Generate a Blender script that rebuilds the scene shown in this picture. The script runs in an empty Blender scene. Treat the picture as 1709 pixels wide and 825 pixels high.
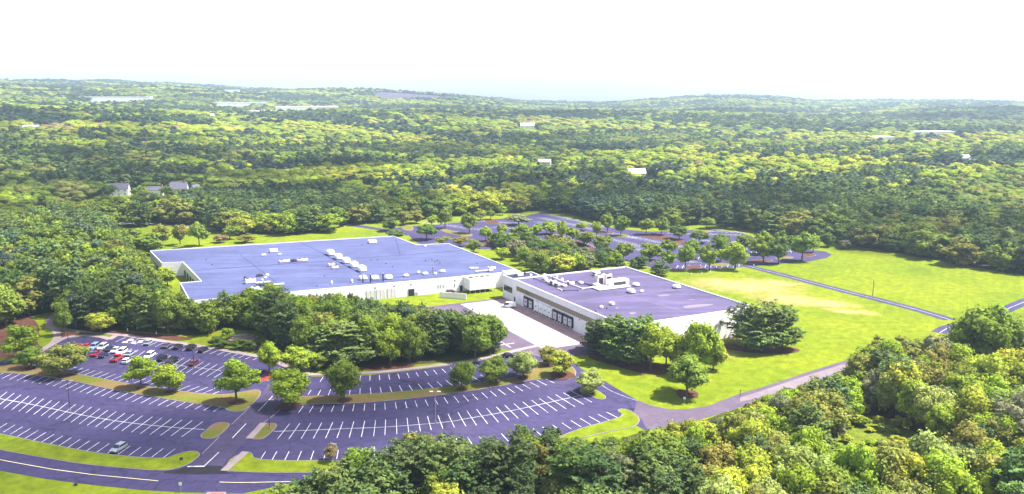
import bpy, bmesh, math, random
import numpy as np
from mathutils import Vector, Matrix
R = math.radians
random.seed(7); rng = np.random.default_rng(7)
sc = bpy.context.scene
col = sc.collection

# ------------------------------------------------------------------ camera, sky, sun, exposure
FPX, HZ, CX, CY, CAMH = 1400., 163., 854.5, 412.5, 79.
TH = math.atan((CY-HZ)/FPX); ST, CT = math.sin(TH), math.cos(TH)
cam_d = bpy.data.cameras.new('camera'); cam = bpy.data.objects.new('camera', cam_d); col.objects.link(cam)
cam_d.sensor_width = 36; cam_d.lens = 36*FPX/1709.; cam_d.clip_start = 1; cam_d.clip_end = 40000
cam.location = (0, 0, CAMH); cam.rotation_euler = (math.pi/2-TH, 0, 0)
sc.camera = cam
SUN_EL, SUN_AZ = R(58), R(3)          # azimuth measured from +X towards +Y
to_sun = Vector((math.cos(SUN_EL)*math.cos(SUN_AZ), math.cos(SUN_EL)*math.sin(SUN_AZ), math.sin(SUN_EL)))
w = bpy.data.worlds.new('World'); sc.world = w; w.use_nodes = True
nt = w.node_tree; nt.nodes.clear()
sky = nt.nodes.new('ShaderNodeTexSky'); sky.sky_type = 'NISHITA'; sky.sun_disc = False
sky.sun_elevation = SUN_EL; sky.sun_rotation = math.pi/2-SUN_AZ
sky.air_density = 1.0; sky.dust_density = 1.2; sky.ozone_density = 1.5
hs = nt.nodes.new('ShaderNodeHueSaturation'); hs.inputs['Saturation'].default_value = .55
bg = nt.nodes.new('ShaderNodeBackground'); bg.inputs['Strength'].default_value = .094
wo = nt.nodes.new('ShaderNodeOutputWorld')
nt.links.new(sky.outputs[0], hs.inputs['Color']); nt.links.new(hs.outputs[0], bg.inputs[0]); nt.links.new(bg.outputs[0], wo.inputs[0])
sd = bpy.data.lights.new('sun', 'SUN'); sun = bpy.data.objects.new('sun', sd); col.objects.link(sun)
sd.energy = 5.0; sd.angle = R(.53); sd.color = (1, .95, .86)
sun.rotation_euler = to_sun.to_track_quat('Z', 'Y').to_euler(); sun.location = (0, 0, 300)
sc.view_settings.view_transform = 'Standard'; sc.view_settings.look = 'None'
sc.view_settings.exposure = 1.65; sc.view_settings.gamma = 1
sc.cycles.max_bounces = 5; sc.cycles.diffuse_bounces = 3; sc.cycles.transparent_max_bounces = 48
sc.cycles.volume_bounces = 0; sc.cycles.use_denoising = True
sc.cycles.sample_clamp_indirect = 4

# ------------------------------------------------------------------ helpers
def G(px, py, z=0.):
    """ground (height z) position of a point of the survey picture"""
    u, v = px-CX, py-CY
    d, fw = FPX*ST+v*CT, FPX*CT-v*ST
    t = (CAMH-z)/d
    return Vector((u*t, fw*t, z))
def Gs(pts, z=0.): return [G(x, y, z) for x, y in pts]
def Z1(pts): return [(x/2.54, y/2.54+500) for x, y in pts]
def Z2(pts): return [(x/2.54+400, y/2.54+500) for x, y in pts]
def Z3(pts): return [(x/2.54+780, y/2.54+500) for x, y in pts]
def inpoly(x, y, poly):
    x = np.asarray(x); y = np.asarray(y); r = np.zeros(x.shape, bool)
    n = len(poly)
    for i in range(n):
        x0, y0 = poly[i][0], poly[i][1]; x1, y1 = poly[i-1][0], poly[i-1][1]
        if y0 == y1: continue
        r ^= ((y0 > y) != (y1 > y)) & (x < (x1-x0)*(y-y0)/(y1-y0)+x0)
    return r
def tag(o, label=None, cat=None, group=None, kind=None):
    if label: o['label'] = label
    if cat: o['category'] = cat
    if group: o['group'] = group
    if kind: o['kind'] = kind
    return o
def empty(name, loc, rz=0, label=None, cat=None, group=None):
    o = bpy.data.objects.new(name, None); col.objects.link(o); o.empty_display_size = .5
    o.location = loc; o.rotation_euler = (0, 0, rz)
    return tag(o, label, cat, group)
def obj(name, me, m=None, parent=None, loc=None, kind=None):
    o = bpy.data.objects.new(name, me); col.objects.link(o)
    if m is not None and not me.materials: me.materials.append(m)
    if parent: o.parent = parent
    if loc is not None: o.location = loc
    if kind: o['kind'] = kind
    return o
def copy_tree(o, parent=None):
    c = o.copy(); col.objects.link(c)
    if parent: c.parent = parent
    for ch in o.children: copy_tree(ch, c)
    return c
def from_bm(name, bm, smooth=False):
    me = bpy.data.meshes.new(name); bm.to_mesh(me); bm.free()
    if smooth:
        for p in me.polygons: p.use_smooth = True
    return me
class MB:
    """collects boxes, tubes and prisms and links them as one mesh object"""
    def __init__(s): s.v = []; s.f = []
    def box(s, x0, x1, y0, y1, z0, z1):
        b = len(s.v)
        s.v += [(x0,y0,z0),(x1,y0,z0),(x1,y1,z0),(x0,y1,z0),(x0,y0,z1),(x1,y0,z1),(x1,y1,z1),(x0,y1,z1)]
        s.f += [tuple(b+i for i in q) for q in ((3,2,1,0),(4,5,6,7),(0,1,5,4),(1,2,6,5),(2,3,7,6),(3,0,4,7))]
        return s
    def prism(s, poly, z0, z1):
        b = len(s.v); n = len(poly)
        a = sum(poly[i-1][0]*poly[i][1]-poly[i][0]*poly[i-1][1] for i in range(n))
        if a < 0: poly = poly[::-1]
        s.v += [(p[0],p[1],z0) for p in poly]+[(p[0],p[1],z1) for p in poly]
        s.f.append(tuple(b+n+i for i in range(n))); s.f.append(tuple(b+n-1-i for i in range(n)))
        for i in range(n): j = (i+1) % n; s.f.append((b+i,b+j,b+n+j,b+n+i))
        return s
    def sheet(s, poly, z):
        b = len(s.v); n = len(poly)
        a = sum(poly[i-1][0]*poly[i][1]-poly[i][0]*poly[i-1][1] for i in range(n))
        if a < 0: poly = poly[::-1]
        s.v += [(p[0],p[1],z) for p in poly]; s.f.append(tuple(range(b,b+n))); return s
    def tube(s, p0, p1, r0, r1=None, n=8):
        r1 = r0 if r1 is None else r1
        p0, p1 = Vector(p0), Vector(p1); d = (p1-p0).normalized()
        a = d.orthogonal().normalized(); c = d.cross(a); b = len(s.v)
        for p, r in ((p0,r0),(p1,r1)):
            for k in range(n):
                t = 2*math.pi*k/n; s.v.append(tuple(p+a*(r*math.cos(t))+c*(r*math.sin(t))))
        for k in range(n): j = (k+1) % n; s.f.append((b+k,b+j,b+n+j,b+n+k))
        s.f.append(tuple(b+n-1-k for k in range(n))); s.f.append(tuple(b+n+k for k in range(n)))
        return s
    def loft(s, rings, cap=True):
        n = len(rings[0]); b = len(s.v)
        for r in rings: s.v += [tuple(p) for p in r]
        for i in range(len(rings)-1):
            for k in range(n):
                j = (k+1) % n; s.f.append((b+i*n+k,b+i*n+j,b+(i+1)*n+j,b+(i+1)*n+k))
        if cap:
            s.f.append(tuple(b+n-1-k for k in range(n))); e = b+(len(rings)-1)*n; s.f.append(tuple(e+k for k in range(n)))
        return s
    def mesh(s, name, bevel=0, smooth=False):
        me = bpy.data.meshes.new(name); me.from_pydata(s.v, [], s.f); me.update()
        bm = bmesh.new(); bm.from_mesh(me)
        if bevel: bmesh.ops.bevel(bm, geom=bm.edges[:], offset=bevel, segments=1, affect='EDGES', clamp_overlap=True)
        big = [f for f in bm.faces if len(f.verts) > 4]
        if big: bmesh.ops.triangulate(bm, faces=big)
        bmesh.ops.recalc_face_normals(bm, faces=bm.faces[:])
        bm.to_mesh(me); bm.free()
        if smooth:
            for p in me.polygons: p.use_smooth = True
        return me
    def build(s, name, m, parent=None, bevel=0, loc=None, kind=None, smooth=False):
        return obj(name, s.mesh(name, bevel, smooth), m, parent, loc, kind)
def sheet_obj(name, poly, z, m, parent=None, kind=None):
    me = MB().sheet(poly, z).mesh(name)
    if me.polygons and me.polygons[0].normal.z < 0: me.flip_normals()
    return obj(name, me, m, parent, kind=kind)
def smooth_poly(pts, it=2):
    for _ in range(it):
        q = []
        for i in range(len(pts)):
            a, b = Vector(pts[i]), Vector(pts[(i+1) % len(pts)]); q += [a*.75+b*.25, a*.25+b*.75]
        pts = q
    return pts
def smooth_line(pts, it=2):
    for _ in range(it):
        q = [Vector(pts[0])]
        for i in range(len(pts)-1):
            a, b = Vector(pts[i]), Vector(pts[i+1]); q += [a*.75+b*.25, a*.25+b*.75]
        q.append(Vector(pts[-1])); pts = q
    return pts
def inset(poly, d):
    n = len(poly); out = []
    a = sum(poly[i-1][0]*poly[i][1]-poly[i][0]*poly[i-1][1] for i in range(n))
    sg = 1 if a > 0 else -1
    for i in range(n):
        p0, p, p1 = Vector(poly[i-1][:2]), Vector(poly[i][:2]), Vector(poly[(i+1) % n][:2])
        t = ((p-p0).normalized()+(p1-p).normalized())
        if t.length < 1e-6: t = p1-p
        t.normalize(); out.append(p+Vector((-t.y, t.x))*d*sg)
    return out
def ribbon(line, wd):
    L, Rr = [], []
    for i, p in enumerate(line):
        a = Vector(line[max(0, i-1)][:2]); b = Vector(line[min(len(line)-1, i+1)][:2])
        t = (b-a).normalized(); nrm = Vector((-t.y, t.x)); p = Vector(p[:2])
        L.append(p+nrm*wd/2); Rr.append(p-nrm*wd/2)
    return L+Rr[::-1]
def resample(line, n=None, step=None):
    P = np.array([[p[0], p[1]] for p in line]); d = np.r_[0, np.cumsum(np.hypot(*np.diff(P, axis=0).T))]
    if n is None: n = max(2, int(d[-1]/step)+1)
    t = np.linspace(0, d[-1], n) if step is None else np.arange(0, d[-1], step)
    return np.c_[np.interp(t, d, P[:, 0]), np.interp(t, d, P[:, 1])], d[-1]

# ------------------------------------------------------------------ materials
M = {}
def mat(name, color=(.5,.5,.5), rough=.8, metal=0, spec=.3):
    m = bpy.data.materials.new(name); m.use_nodes = True
    b = m.node_tree.nodes['Principled BSDF']
    b.inputs['Base Color'].default_value = (*color, 1); b.inputs['Roughness'].default_value = rough
    b.inputs['Metallic'].default_value = metal; b.inputs['Specular IOR Level'].default_value = spec
    M[name] = m; return m
def noise_mat(name, stops, scale, rough=.9, detail=6, second=None, spec=.2, stretch=None, bump=0, rough_n=.6):
    """colour ramp over world-space noise, optionally multiplied by a second noise"""
    m = mat(name, stops[0][1], rough, 0, spec); t = m.node_tree; N = t.nodes; Lk = t.links
    b = N['Principled BSDF']
    g = N.new('ShaderNodeNewGeometry'); mp = N.new('ShaderNodeMapping'); Lk.new(g.outputs['Position'], mp.inputs['Vector'])
    if stretch:
        mp.vector_type = 'POINT'; mp.inputs['Rotation'].default_value = (0, 0, stretch[2]); mp.inputs['Scale'].default_value = (stretch[0], stretch[1], 1)
    n = N.new('ShaderNodeTexNoise'); n.inputs['Scale'].default_value = scale; n.inputs['Detail'].default_value = detail; n.inputs['Roughness'].default_value = rough_n
    Lk.new(mp.outputs[0], n.inputs['Vector'])
    r = N.new('ShaderNodeValToRGB'); Lk.new(n.outputs[0], r.inputs[0])
    r.color_ramp.elements[0].position = stops[0][0]; r.color_ramp.elements[0].color = (*stops[0][1], 1)
    r.color_ramp.elements[1].position = stops[-1][0]; r.color_ramp.elements[1].color = (*stops[-1][1], 1)
    for p, c in stops[1:-1]:
        e = r.color_ramp.elements.new(p); e.color = (*c, 1)
    out = r.outputs[0]
    if second:
        sc2, lo, hi = second
        n2 = N.new('ShaderNodeTexNoise'); n2.inputs['Scale'].default_value = sc2; n2.inputs['Detail'].default_value = 5; n2.inputs['Roughness'].default_value = .65
        Lk.new(g.outputs['Position'], n2.inputs['Vector'])
        mr = N.new('ShaderNodeMapRange'); mr.inputs[1].default_value = .3; mr.inputs[2].default_value = .7; mr.inputs[3].default_value = lo; mr.inputs[4].default_value = hi
        Lk.new(n2.outputs[0], mr.inputs[0])
        mx = N.new('ShaderNodeMix'); mx.data_type = 'RGBA'; mx.blend_type = 'MULTIPLY'; mx.inputs[0].default_value = 1
        Lk.new(out, mx.inputs[6]); Lk.new(mr.outputs[0], mx.inputs[7]); out = mx.outputs[2]
    Lk.new(out, b.inputs['Base Color'])
    if bump:
        bp = N.new('ShaderNodeBump'); bp.inputs['Strength'].default_value = .6; bp.inputs['Distance'].default_value = bump
        Lk.new(n.outputs[0], bp.inputs['Height']); Lk.new(bp.outputs[0], b.inputs['Normal'])
    return m
noise_mat('asphalt', [(.3,(0.035,0.0281,0.084)),(.45,(0.0434,0.0357,0.101)),(.6,(0.049,0.0398,0.105)),(.75,(0.0686,0.0535,0.118))], .035, .85, 9, (.5,.78,1.18))
ASPH = M['asphalt']
def add_lines(m, scale, wdt, strength, kind='crack', rot=0):
    t = m.node_tree; N = t.nodes; Lk = t.links; b = N['Principled BSDF']; src = b.inputs['Base Color'].links[0].from_socket
    g = N.new('ShaderNodeNewGeometry'); mp = N.new('ShaderNodeMapping'); mp.inputs['Rotation'].default_value = (0,0,rot); Lk.new(g.outputs['Position'], mp.inputs['Vector'])
    mr = N.new('ShaderNodeMapRange')
    if kind == 'crack':
        nz = N.new('ShaderNodeTexNoise'); nz.inputs['Scale'].default_value = .25; nz.inputs['Detail'].default_value = 4; Lk.new(mp.outputs[0], nz.inputs['Vector'])
        vm = N.new('ShaderNodeVectorMath'); vm.operation = 'SCALE'; vm.inputs['Scale'].default_value = 6; Lk.new(nz.outputs['Color'], vm.inputs[0])
        va = N.new('ShaderNodeVectorMath'); va.operation = 'ADD'; Lk.new(mp.outputs[0], va.inputs[0]); Lk.new(vm.outputs[0], va.inputs[1])
        v = N.new('ShaderNodeTexVoronoi'); v.feature = 'DISTANCE_TO_EDGE'; v.inputs['Scale'].default_value = scale; Lk.new(va.outputs[0], v.inputs['Vector'])
        mr.inputs[1].default_value = 0; mr.inputs[2].default_value = wdt; Lk.new(v.outputs['Distance'], mr.inputs[0])
        mr.inputs[3].default_value = 1-strength; mr.inputs[4].default_value = 1
    else:
        v = N.new('ShaderNodeTexBrick'); v.inputs['Scale'].default_value = scale; v.inputs['Mortar Size'].default_value = wdt; v.inputs['Mortar Smooth'].default_value = .3
        v.inputs['Brick Width'].default_value = 9; v.inputs['Row Height'].default_value = 1.0; v.inputs['Color1'].default_value = (1,1,1,1); v.inputs['Color2'].default_value = (.90,.90,.90,1); v.inputs['Mortar'].default_value = (1-strength,)*3+(1,); Lk.new(mp.outputs[0], v.inputs['Vector'])
        out = v.outputs['Color']
    mx = N.new('ShaderNodeMix'); mx.data_type = 'RGBA'; mx.blend_type = 'MULTIPLY'; mx.inputs[0].default_value = 1
    Lk.new(src, mx.inputs[6]); Lk.new(mr.outputs[0] if kind == 'crack' else out, mx.inputs[7]); Lk.new(mx.outputs[2], b.inputs['Base Color'])
noise_mat('asphalt_old', [(.3,(.075,.055,.095)),(.7,(.115,.088,.125))], .08, .9, 8, (.7,.82,1.15))
add_lines(ASPH, .07, .028, .30); add_lines(ASPH, .022, .010, .40); add_lines(ASPH, .24, .03, .10, 'brick', R(8))
noise_mat('asphalt_drive', [(.3,(0.0495,0.0382,0.0906)),(.7,(0.069,0.0529,0.108))], .07, .85, 9, (.6,.78,1.18)); add_lines(M['asphalt_drive'], .11, .02, .4)
noise_mat('asphalt_new', [(.3,(.012,.011,.016)),(.7,(.022,.02,.03))], .4, .8)
noise_mat('paint', [(.30,(.30,.28,.36)),(.45,(.55,.55,.60)),(.7,(.70,.70,.72))], .5, .7)
noise_mat('paint_yellow', [(.3,(.6,.48,.2)),(.7,(.78,.68,.42))], .5, .7)
noise_mat('concrete', [(.3,(.22,.17,.175)),(.7,(.31,.25,.25))], .15, .85, 6, (1.5,.9,1.08))
noise_mat('concrete_worn', [(.3,(.15,.12,.15)),(.7,(.21,.17,.19))], .15, .85, 6, (1.,.8,1.1))
noise_mat('concrete_apron', [(.3,(0.259,0.238,0.259)),(.7,(0.324,0.302,0.324))], .12, .85, 6, (.6,.9,1.06))
noise_mat('dock_shade_paving', [(.3,(.34,.21,.215)),(.7,(.46,.30,.30))], .25, .9, 8, (.8,.8,1.15))  # pinkish tone of the shaded concrete by the docks, put into the colour
noise_mat('kerb', [(.3,(.17,.14,.15)),(.7,(.25,.22,.22))], .4, .85)
noise_mat('mulch', [(.3,(.055,.022,.016)),(.7,(.11,.045,.032))], .5, .95, 8, (2.,.7,1.2))
noise_mat('mulch_red', [(.3,(.16,.025,.025)),(.7,(.25,.045,.04))], .8, .95, 6)
noise_mat('pavers_red', [(.3,(.32,.10,.09)),(.7,(.44,.16,.13))], 1.2, .9)
noise_mat('island_grass', [(.38,(.17,.10,.055)),(.48,(.15,.115,.03)),(.58,(.105,.12,.014)),(.75,(.115,.145,.01))], .12, .95, 8, (3.,.75,1.2))
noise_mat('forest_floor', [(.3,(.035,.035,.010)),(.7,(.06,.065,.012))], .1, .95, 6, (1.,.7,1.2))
noise_mat('scrub', [(.3,(.07,.09,.008)),(.5,(.12,.155,.01)),(.7,(.16,.185,.015))], .2, .95, 8, (1.6,.6,1.25), bump=.5)
noise_mat('roof_blue', [(.25,(.062,.071,.168)),(.5,(.075,.085,.192)),(.75,(.102,.112,.232))], .35, .75, 8, (.07,.80,1.18), stretch=(.08,1.,R(-23)))
add_lines(M['roof_blue'], .36, .02, .16, 'brick', R(-23.5))
noise_mat('roof_violet', [(.25,(0.0632,0.0518,0.116)),(.5,(0.0794,0.0644,0.14)),(.78,(0.121,0.0945,0.182))], .3, .75, 8, (.05,.75,1.25), stretch=(.15,1.,R(-27)))
add_lines(M['roof_violet'], .3, .02, .14, 'brick', R(-26.8))
noise_mat('wall_white', [(.3,(.74,.72,.76)),(.7,(.82,.80,.83))], .3, .8, 6, (.15,.95,1.04))
noise_mat('unit_white', [(.3,(.72,.72,.74)),(.7,(.82,.82,.83))], .6, .6)
noise_mat('unit_pink', [(.3,(.50,.40,.42)),(.7,(.62,.52,.54))], .8, .7)
noise_mat('stone', [(.3,(.20,.14,.14)),(.7,(.34,.25,.25))], .6, .9, 6, (2,.8,1.15))
noise_mat('bark', [(.3,(.07,.05,.04)),(.7,(.14,.11,.09))], 1.5, .95)
noise_mat('bark_pale', [(.3,(.30,.27,.25)),(.7,(.44,.40,.37))], 1.5, .95)
noise_mat('roof_tile', [(.3,(.085,.08,.12)),(.7,(.12,.115,.16))], .8, .85)
noise_mat('field_light', [(.3,(.22,.26,.12)),(.7,(.30,.33,.17))], .02, .95)
noise_mat('field_dark', [(.3,(.055,.042,.075)),(.7,(.085,.06,.10))], .02, .95)
noise_mat('wood_pole', [(.3,(.14,.10,.09)),(.7,(.20,.15,.13))], 1, .9)
noise_mat('siding', [(.3,(.70,.70,.74)),(.7,(.78,.78,.82))], .5, .8)
noise_mat('siding_pink', [(.3,(.62,.52,.50)),(.7,(.70,.60,.58))], .5, .8)
noise_mat('siding_grey', [(.3,(.34,.36,.46)),(.7,(.42,.44,.54))], .5, .8)
noise_mat('brick', [(.3,(.26,.11,.09)),(.7,(.34,.16,.13))], 2, .9)
noise_mat('dock_grey', [(.3,(.50,.46,.52)),(.7,(.60,.56,.60))], 1, .8)
mat('dark', (.02,.02,.028), .7); mat('black_rubber', (.025,.025,.03), .85); mat('roof_line', (.022,.024,.07), .9)
mat('dark_metal', (.05,.05,.06), .5, .3); mat('grey_metal', (.35,.35,.38), .5, .4)
mat('glass', (.02,.025,.04), .08, 0, .6); mat('window_bronze', (.13,.085,.05), .25, 0, .5); mat('mullion', (.30,.22,.16), .6)
mat('rim', (.45,.45,.47), .35, .7); mat('lamp_lens', (.75,.75,.78), .2); mat('tail_red', (.4,.02,.02), .3)
mat('door_red', (.35,.04,.05), .5); mat('skylight', (.70,.72,.78), .3); mat('stain', (.16,.13,.19), .9)
for n, c in dict(car_red=(.55,.02,.04), car_magenta=(.42,.02,.10), car_white=(.78,.78,.80), car_silver=(.26,.29,.34), car_blue=(.05,.16,.42),
                 car_navy=(.02,.03,.10), car_black=(.012,.012,.018), car_grey=(.09,.10,.14), car_maroon=(.12,.01,.04), car_lightblue=(.30,.42,.62)).items():
    mat(n, c, .3, .1, .5); M[n].node_tree.nodes['Principled BSDF'].inputs['Coat Weight'].default_value = .6
def leaf_mat(name, source):
    """card foliage: diffuse + translucent; colour from the object (single trees) or the instancer attribute (woodland)"""
    m = bpy.data.materials.new(name); m.use_nodes = True; t = m.node_tree; N = t.nodes; N.clear(); Lk = t.links
    if source == 'object':
        s = N.new('ShaderNodeObjectInfo'); c = s.outputs['Color']
    else:
        s = N.new('ShaderNodeAttribute'); s.attribute_type = 'INSTANCER'; s.attribute_name = 'tint'; c = s.outputs['Color']
    v = N.new('ShaderNodeAttribute'); v.attribute_type = 'GEOMETRY'; v.attribute_name = 'shade'
    mx = N.new('ShaderNodeMix'); mx.data_type = 'RGBA'; mx.blend_type = 'MULTIPLY'; mx.inputs[0].default_value = 1
    Lk.new(c, mx.inputs[6]); Lk.new(v.outputs['Color'], mx.inputs[7])
    d = N.new('ShaderNodeBsdfDiffuse'); tr = N.new('ShaderNodeBsdfTranslucent'); ms = N.new('ShaderNodeMixShader'); ms.inputs[0].default_value = .34
    Lk.new(mx.outputs[2], d.inputs[0]); Lk.new(mx.outputs[2], tr.inputs[0]); Lk.new(d.outputs[0], ms.inputs[1]); Lk.new(tr.outputs[0], ms.inputs[2])
    o = N.new('ShaderNodeOutputMaterial'); Lk.new(ms.outputs[0], o.inputs[0]); M[name] = m
leaf_mat('leaf', 'object'); leaf_mat('leaf_wood', 'instancer')
# lawn: mown grass with yellow and dry patches of their own shape
def lawn_mat():
    m = noise_mat('lawn', [(.25,(.078,.118,.009)),(.42,(.122,.168,.009)),(.58,(.162,.198,.010)),(.78,(.205,.205,.022))], .022, .95, 9, (.35,.70,1.25), spec=.05, rough_n=.7)
    add_lines(m, .40, .09, .10, 'brick', R(-62))
    t = m.node_tree; N = t.nodes; Lk = t.links; b = N['Principled BSDF']
    src = b.inputs['Base Color'].links[0].from_socket
    g = N.new('ShaderNodeNewGeometry')
    def blob(px, py, rx, ry):
        c = G(px, py)
        mp = N.new('ShaderNodeMapping'); mp.vector_type = 'TEXTURE'; mp.inputs['Location'].default_value = c; mp.inputs['Rotation'].default_value = (0,0,R(-25)); mp.inputs['Scale'].default_value = (rx, ry, 50)
        Lk.new(g.outputs['Position'], mp.inputs['Vector'])
        gr = N.new('ShaderNodeTexGradient'); gr.gradient_type = 'SPHERICAL'; Lk.new(mp.outputs[0], gr.inputs[0])
        return gr.outputs['Fac']
    acc = None
    for a in ((1240,478,44,26),(1320,500,30,18),(1385,507,20,12),(1290,472,26,12),(1200,470,20,12),(1200,555,30,16),(1180,590,18,9),(1420,520,18,8)):
        o = blob(*a)
        if acc is None: acc = o
        else:
            mm = N.new('ShaderNodeMath'); mm.operation = 'MAXIMUM'; Lk.new(acc, mm.inputs[0]); Lk.new(o, mm.inputs[1]); acc = mm.outputs[0]
    n = N.new('ShaderNodeTexNoise'); n.inputs['Scale'].default_value = .16; n.inputs['Detail'].default_value = 8; n.inputs['Roughness'].default_value = .68; Lk.new(g.outputs['Position'], n.inputs['Vector'])
    ml = N.new('ShaderNodeMath'); ml.operation = 'MULTIPLY'; Lk.new(acc, ml.inputs[0]); Lk.new(n.outputs[0], ml.inputs[1])
    mr = N.new('ShaderNodeMapRange'); mr.inputs[1].default_value = .17; mr.inputs[2].default_value = .40; mr.inputs[4].default_value = .78; Lk.new(ml.outputs[0], mr.inputs[0])
    mx = N.new('ShaderNodeMix'); mx.data_type = 'RGBA'; Lk.new(mr.outputs[0], mx.inputs[0]); Lk.new(src, mx.inputs[6]); mx.inputs[7].default_value = (.33,.23,.115,1)
    Lk.new(mx.outputs[2], b.inputs['Base Color'])
lawn_mat()

# ------------------------------------------------------------------ terrain
SKY = [(-1200,150),(-400,145),(0,138),(120,138),(300,141),(430,149),(600,153),(740,156),(800,162),(880,169),(1000,171),(1080,168),(1180,163),(1280,166),(1340,171),(1420,169),(1560,167),(1709,170),(2100,168),(3000,165)]
SA = np.array([math.atan((a-CX)/FPX/CT) for a, b in SKY]); SE = np.array([(HZ-b)/FPX for a, b in SKY])
def terrain(x, y):
    x = np.asarray(x, float); y = np.asarray(y, float)
    r = np.hypot(x, y); a = np.arctan2(x, np.maximum(y, 1e-3)); a = np.where(y < 0, np.sign(x)*1.2, a)
    RR = 5000.
    ridge = CAMH+np.interp(a, SA, SE)*RR-17
    s = np.clip((r-750)/(RR-750), 0, 1); s = s*s*(3-2*s)*.45+s*.55
    s = np.where(r > RR, np.clip(1-(r-RR)/9000, .2, 1), s)
    und = (np.sin(x/310+1.3)*np.cos(y/420+.4)*9+np.sin(x/140+y/190)*4+np.sin(y/260-x/700)*6)*np.clip((r-700)/900, 0, 1)*np.clip((5600-r)/1500, 0, 1)
    for bp, br, bh, bs in ((690,3750,22,330),(1205,4750,26,420)):
        bx = (bp-CX)/FPX/CT*br; und = und+bh*np.exp(-((x-bx)**2+(y-br)**2)/(2*bs*bs))
    return ridge*s+und
def ground_mesh():
    rad = [0,30,60,100,150,220,300,400,500,600,700]+list(np.arange(780,5200,80))+[5400,5700,6200,7000]
    ang = np.linspace(-math.pi, math.pi, 241)[:-1]
    V = [(0,0,0.)]; Fc = []
    for r in rad[1:]:
        x = np.sin(ang)*r; y = np.cos(ang)*r; z = terrain(x, y)
        V += list(zip(x, y, z))
    n = len(ang)
    for k in range(n): Fc.append((0, 1+(k+1) % n, 1+k))
    for i in range(len(rad)-2):
        for k in range(n):
            a = 1+i*n+k; b = 1+i*n+(k+1) % n; Fc.append((a, b, b+n, a+n))
    me = bpy.data.meshes.new('ground'); me.from_pydata(V, [], Fc); me.update()
    for p in me.polygons: p.use_smooth = True
    if me.polygons[0].normal.z < 0: me.flip_normals()
    return me
gr = obj('ground', ground_mesh(), M['lawn'], kind='structure')

SITE_PX = [(-300,900),(-300,590),(-20,560),(60,527),(90,522),(108,552),(200,553),(330,562),(372,552),(430,553),(470,586),(520,618),(640,614),(760,606),(838,588),(838,560),(800,530),(760,516),(680,505),(560,514),(306,520),(262,480),(246,442),(230,418),(203,382),
 (300,375),(350,377),(368,390),(440,393),(500,393),(555,388),(570,376),(640,372),(700,366),(760,362),(830,358),(880,353),(900,351),(955,361),(1002,372),(1050,379),(1081,382),(1122,381),(1176,377),(1236,383),(1300,395),(1350,402),(1400,408),(1440,415),(1500,425),(1600,444),(1709,462),(1900,495),
 (1900,540),(1709,556),(1600,566),(1560,570),(1500,575),(1450,594),(1415,622),(1350,646),(1285,664),(1240,674),(1180,698),(1110,712),(1075,718),(1000,742),(900,772),(800,792),(700,808),(600,830),(560,850),(480,900),(300,950)]
SITE = [tuple(p[:2]) for p in Gs(SITE_PX)]
# the earth under the woods, in two sheets either side of the grounds
LOW_WOOD = Gs([(2300,540),(1900,542),(1709,558),(1600,568),(1560,572),(1500,577),(1450,596),(1415,624),(1350,648),(1285,666),(1240,676),(1180,700),(1110,714),(1075,720),(1000,744),(900,774),(800,794),(700,810),(600,832),(560,852),(480,902),(440,960),(1700,1300),(2300,900)])
WEST_WOOD = Gs([(-420,600),(-100,577),(-20,559),(60,526),(90,521),(108,551),(200,552),(330,561),(372,551),(430,552),(470,585),(520,616),(640,612),(760,604),(836,586),(836,560),(800,532),(760,518),(680,508),(560,517),(306,523),(260,483),(244,442),(228,418),(201,384),(-100,390),(-420,420)])
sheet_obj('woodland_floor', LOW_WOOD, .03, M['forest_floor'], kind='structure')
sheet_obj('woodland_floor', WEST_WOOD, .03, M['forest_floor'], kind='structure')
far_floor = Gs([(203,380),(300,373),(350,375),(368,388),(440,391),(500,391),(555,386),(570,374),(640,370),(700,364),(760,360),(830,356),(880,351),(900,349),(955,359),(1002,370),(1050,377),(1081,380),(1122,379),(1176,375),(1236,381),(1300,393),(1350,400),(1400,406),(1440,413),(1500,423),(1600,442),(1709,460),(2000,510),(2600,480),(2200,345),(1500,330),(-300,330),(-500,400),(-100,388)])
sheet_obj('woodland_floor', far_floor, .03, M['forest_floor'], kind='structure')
scrub = smooth_poly(Gs([(1400,700),(1470,690),(1560,740),(1600,770),(1600,840),(1380,860),(1370,790)]))
sheet_obj('scrub_clearing', scrub, .06, M['scrub'], kind='structure')
scrub2 = smooth_poly(Gs([(1600,625),(1660,605),(1760,600),(1800,640),(1709,665),(1640,660)]))
sheet_obj('scrub_clearing', scrub2, .06, M['scrub'], kind='structure')

# ------------------------------------------------------------------ roads and parking lots
ZA = .03
front_lot_px = [(-150,595),(0,605),(30,600),(60,588),(75,582),(94,572),(112,565),(137,562),(166,563.5),(181,566),(197,560),(235,566),(272,572),(320,578),(380,588),(440,600),(500,622),(520,629),(608,627),(676,620),(754,610),(794,604),(830,596),(882,583),(961,568),(966,576),(953,600),(969,615),(1000,631),(1036,652.6),(1063,668),(1087,677),(1115,683),(1142,684),(1150,700),(1115,716),(1083,722),(1042,700),(1012,706),(977,716),(945,724),(860,750),(760,775),(650,790),(568,776),(500,771),(420,770),(385,765),(372,787),(500,790),(600,788),(640,810),(560,812),(490,806),(405,824),(303,822),(236,818),(157,810),(79,800),(0,786),(-160,752)]
front_lot = sheet_obj('parking_lot', Gs(front_lot_px), ZA, M['asphalt'], kind='structure')
road_px_hi = [(1063,668),(1087,677),(1115,683),(1142,684),(1181,678),(1235,657),(1267,648.5),(1338,624.5),(1409,602.5),(1450,590),(1500,572)]
road_px_lo = [(1520,584),(1460,606),(1413,619),(1350,642),(1279,663),(1235,681),(1150,706),(1115,716),(1083,722),(1072,702),(1058,688)]
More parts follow.
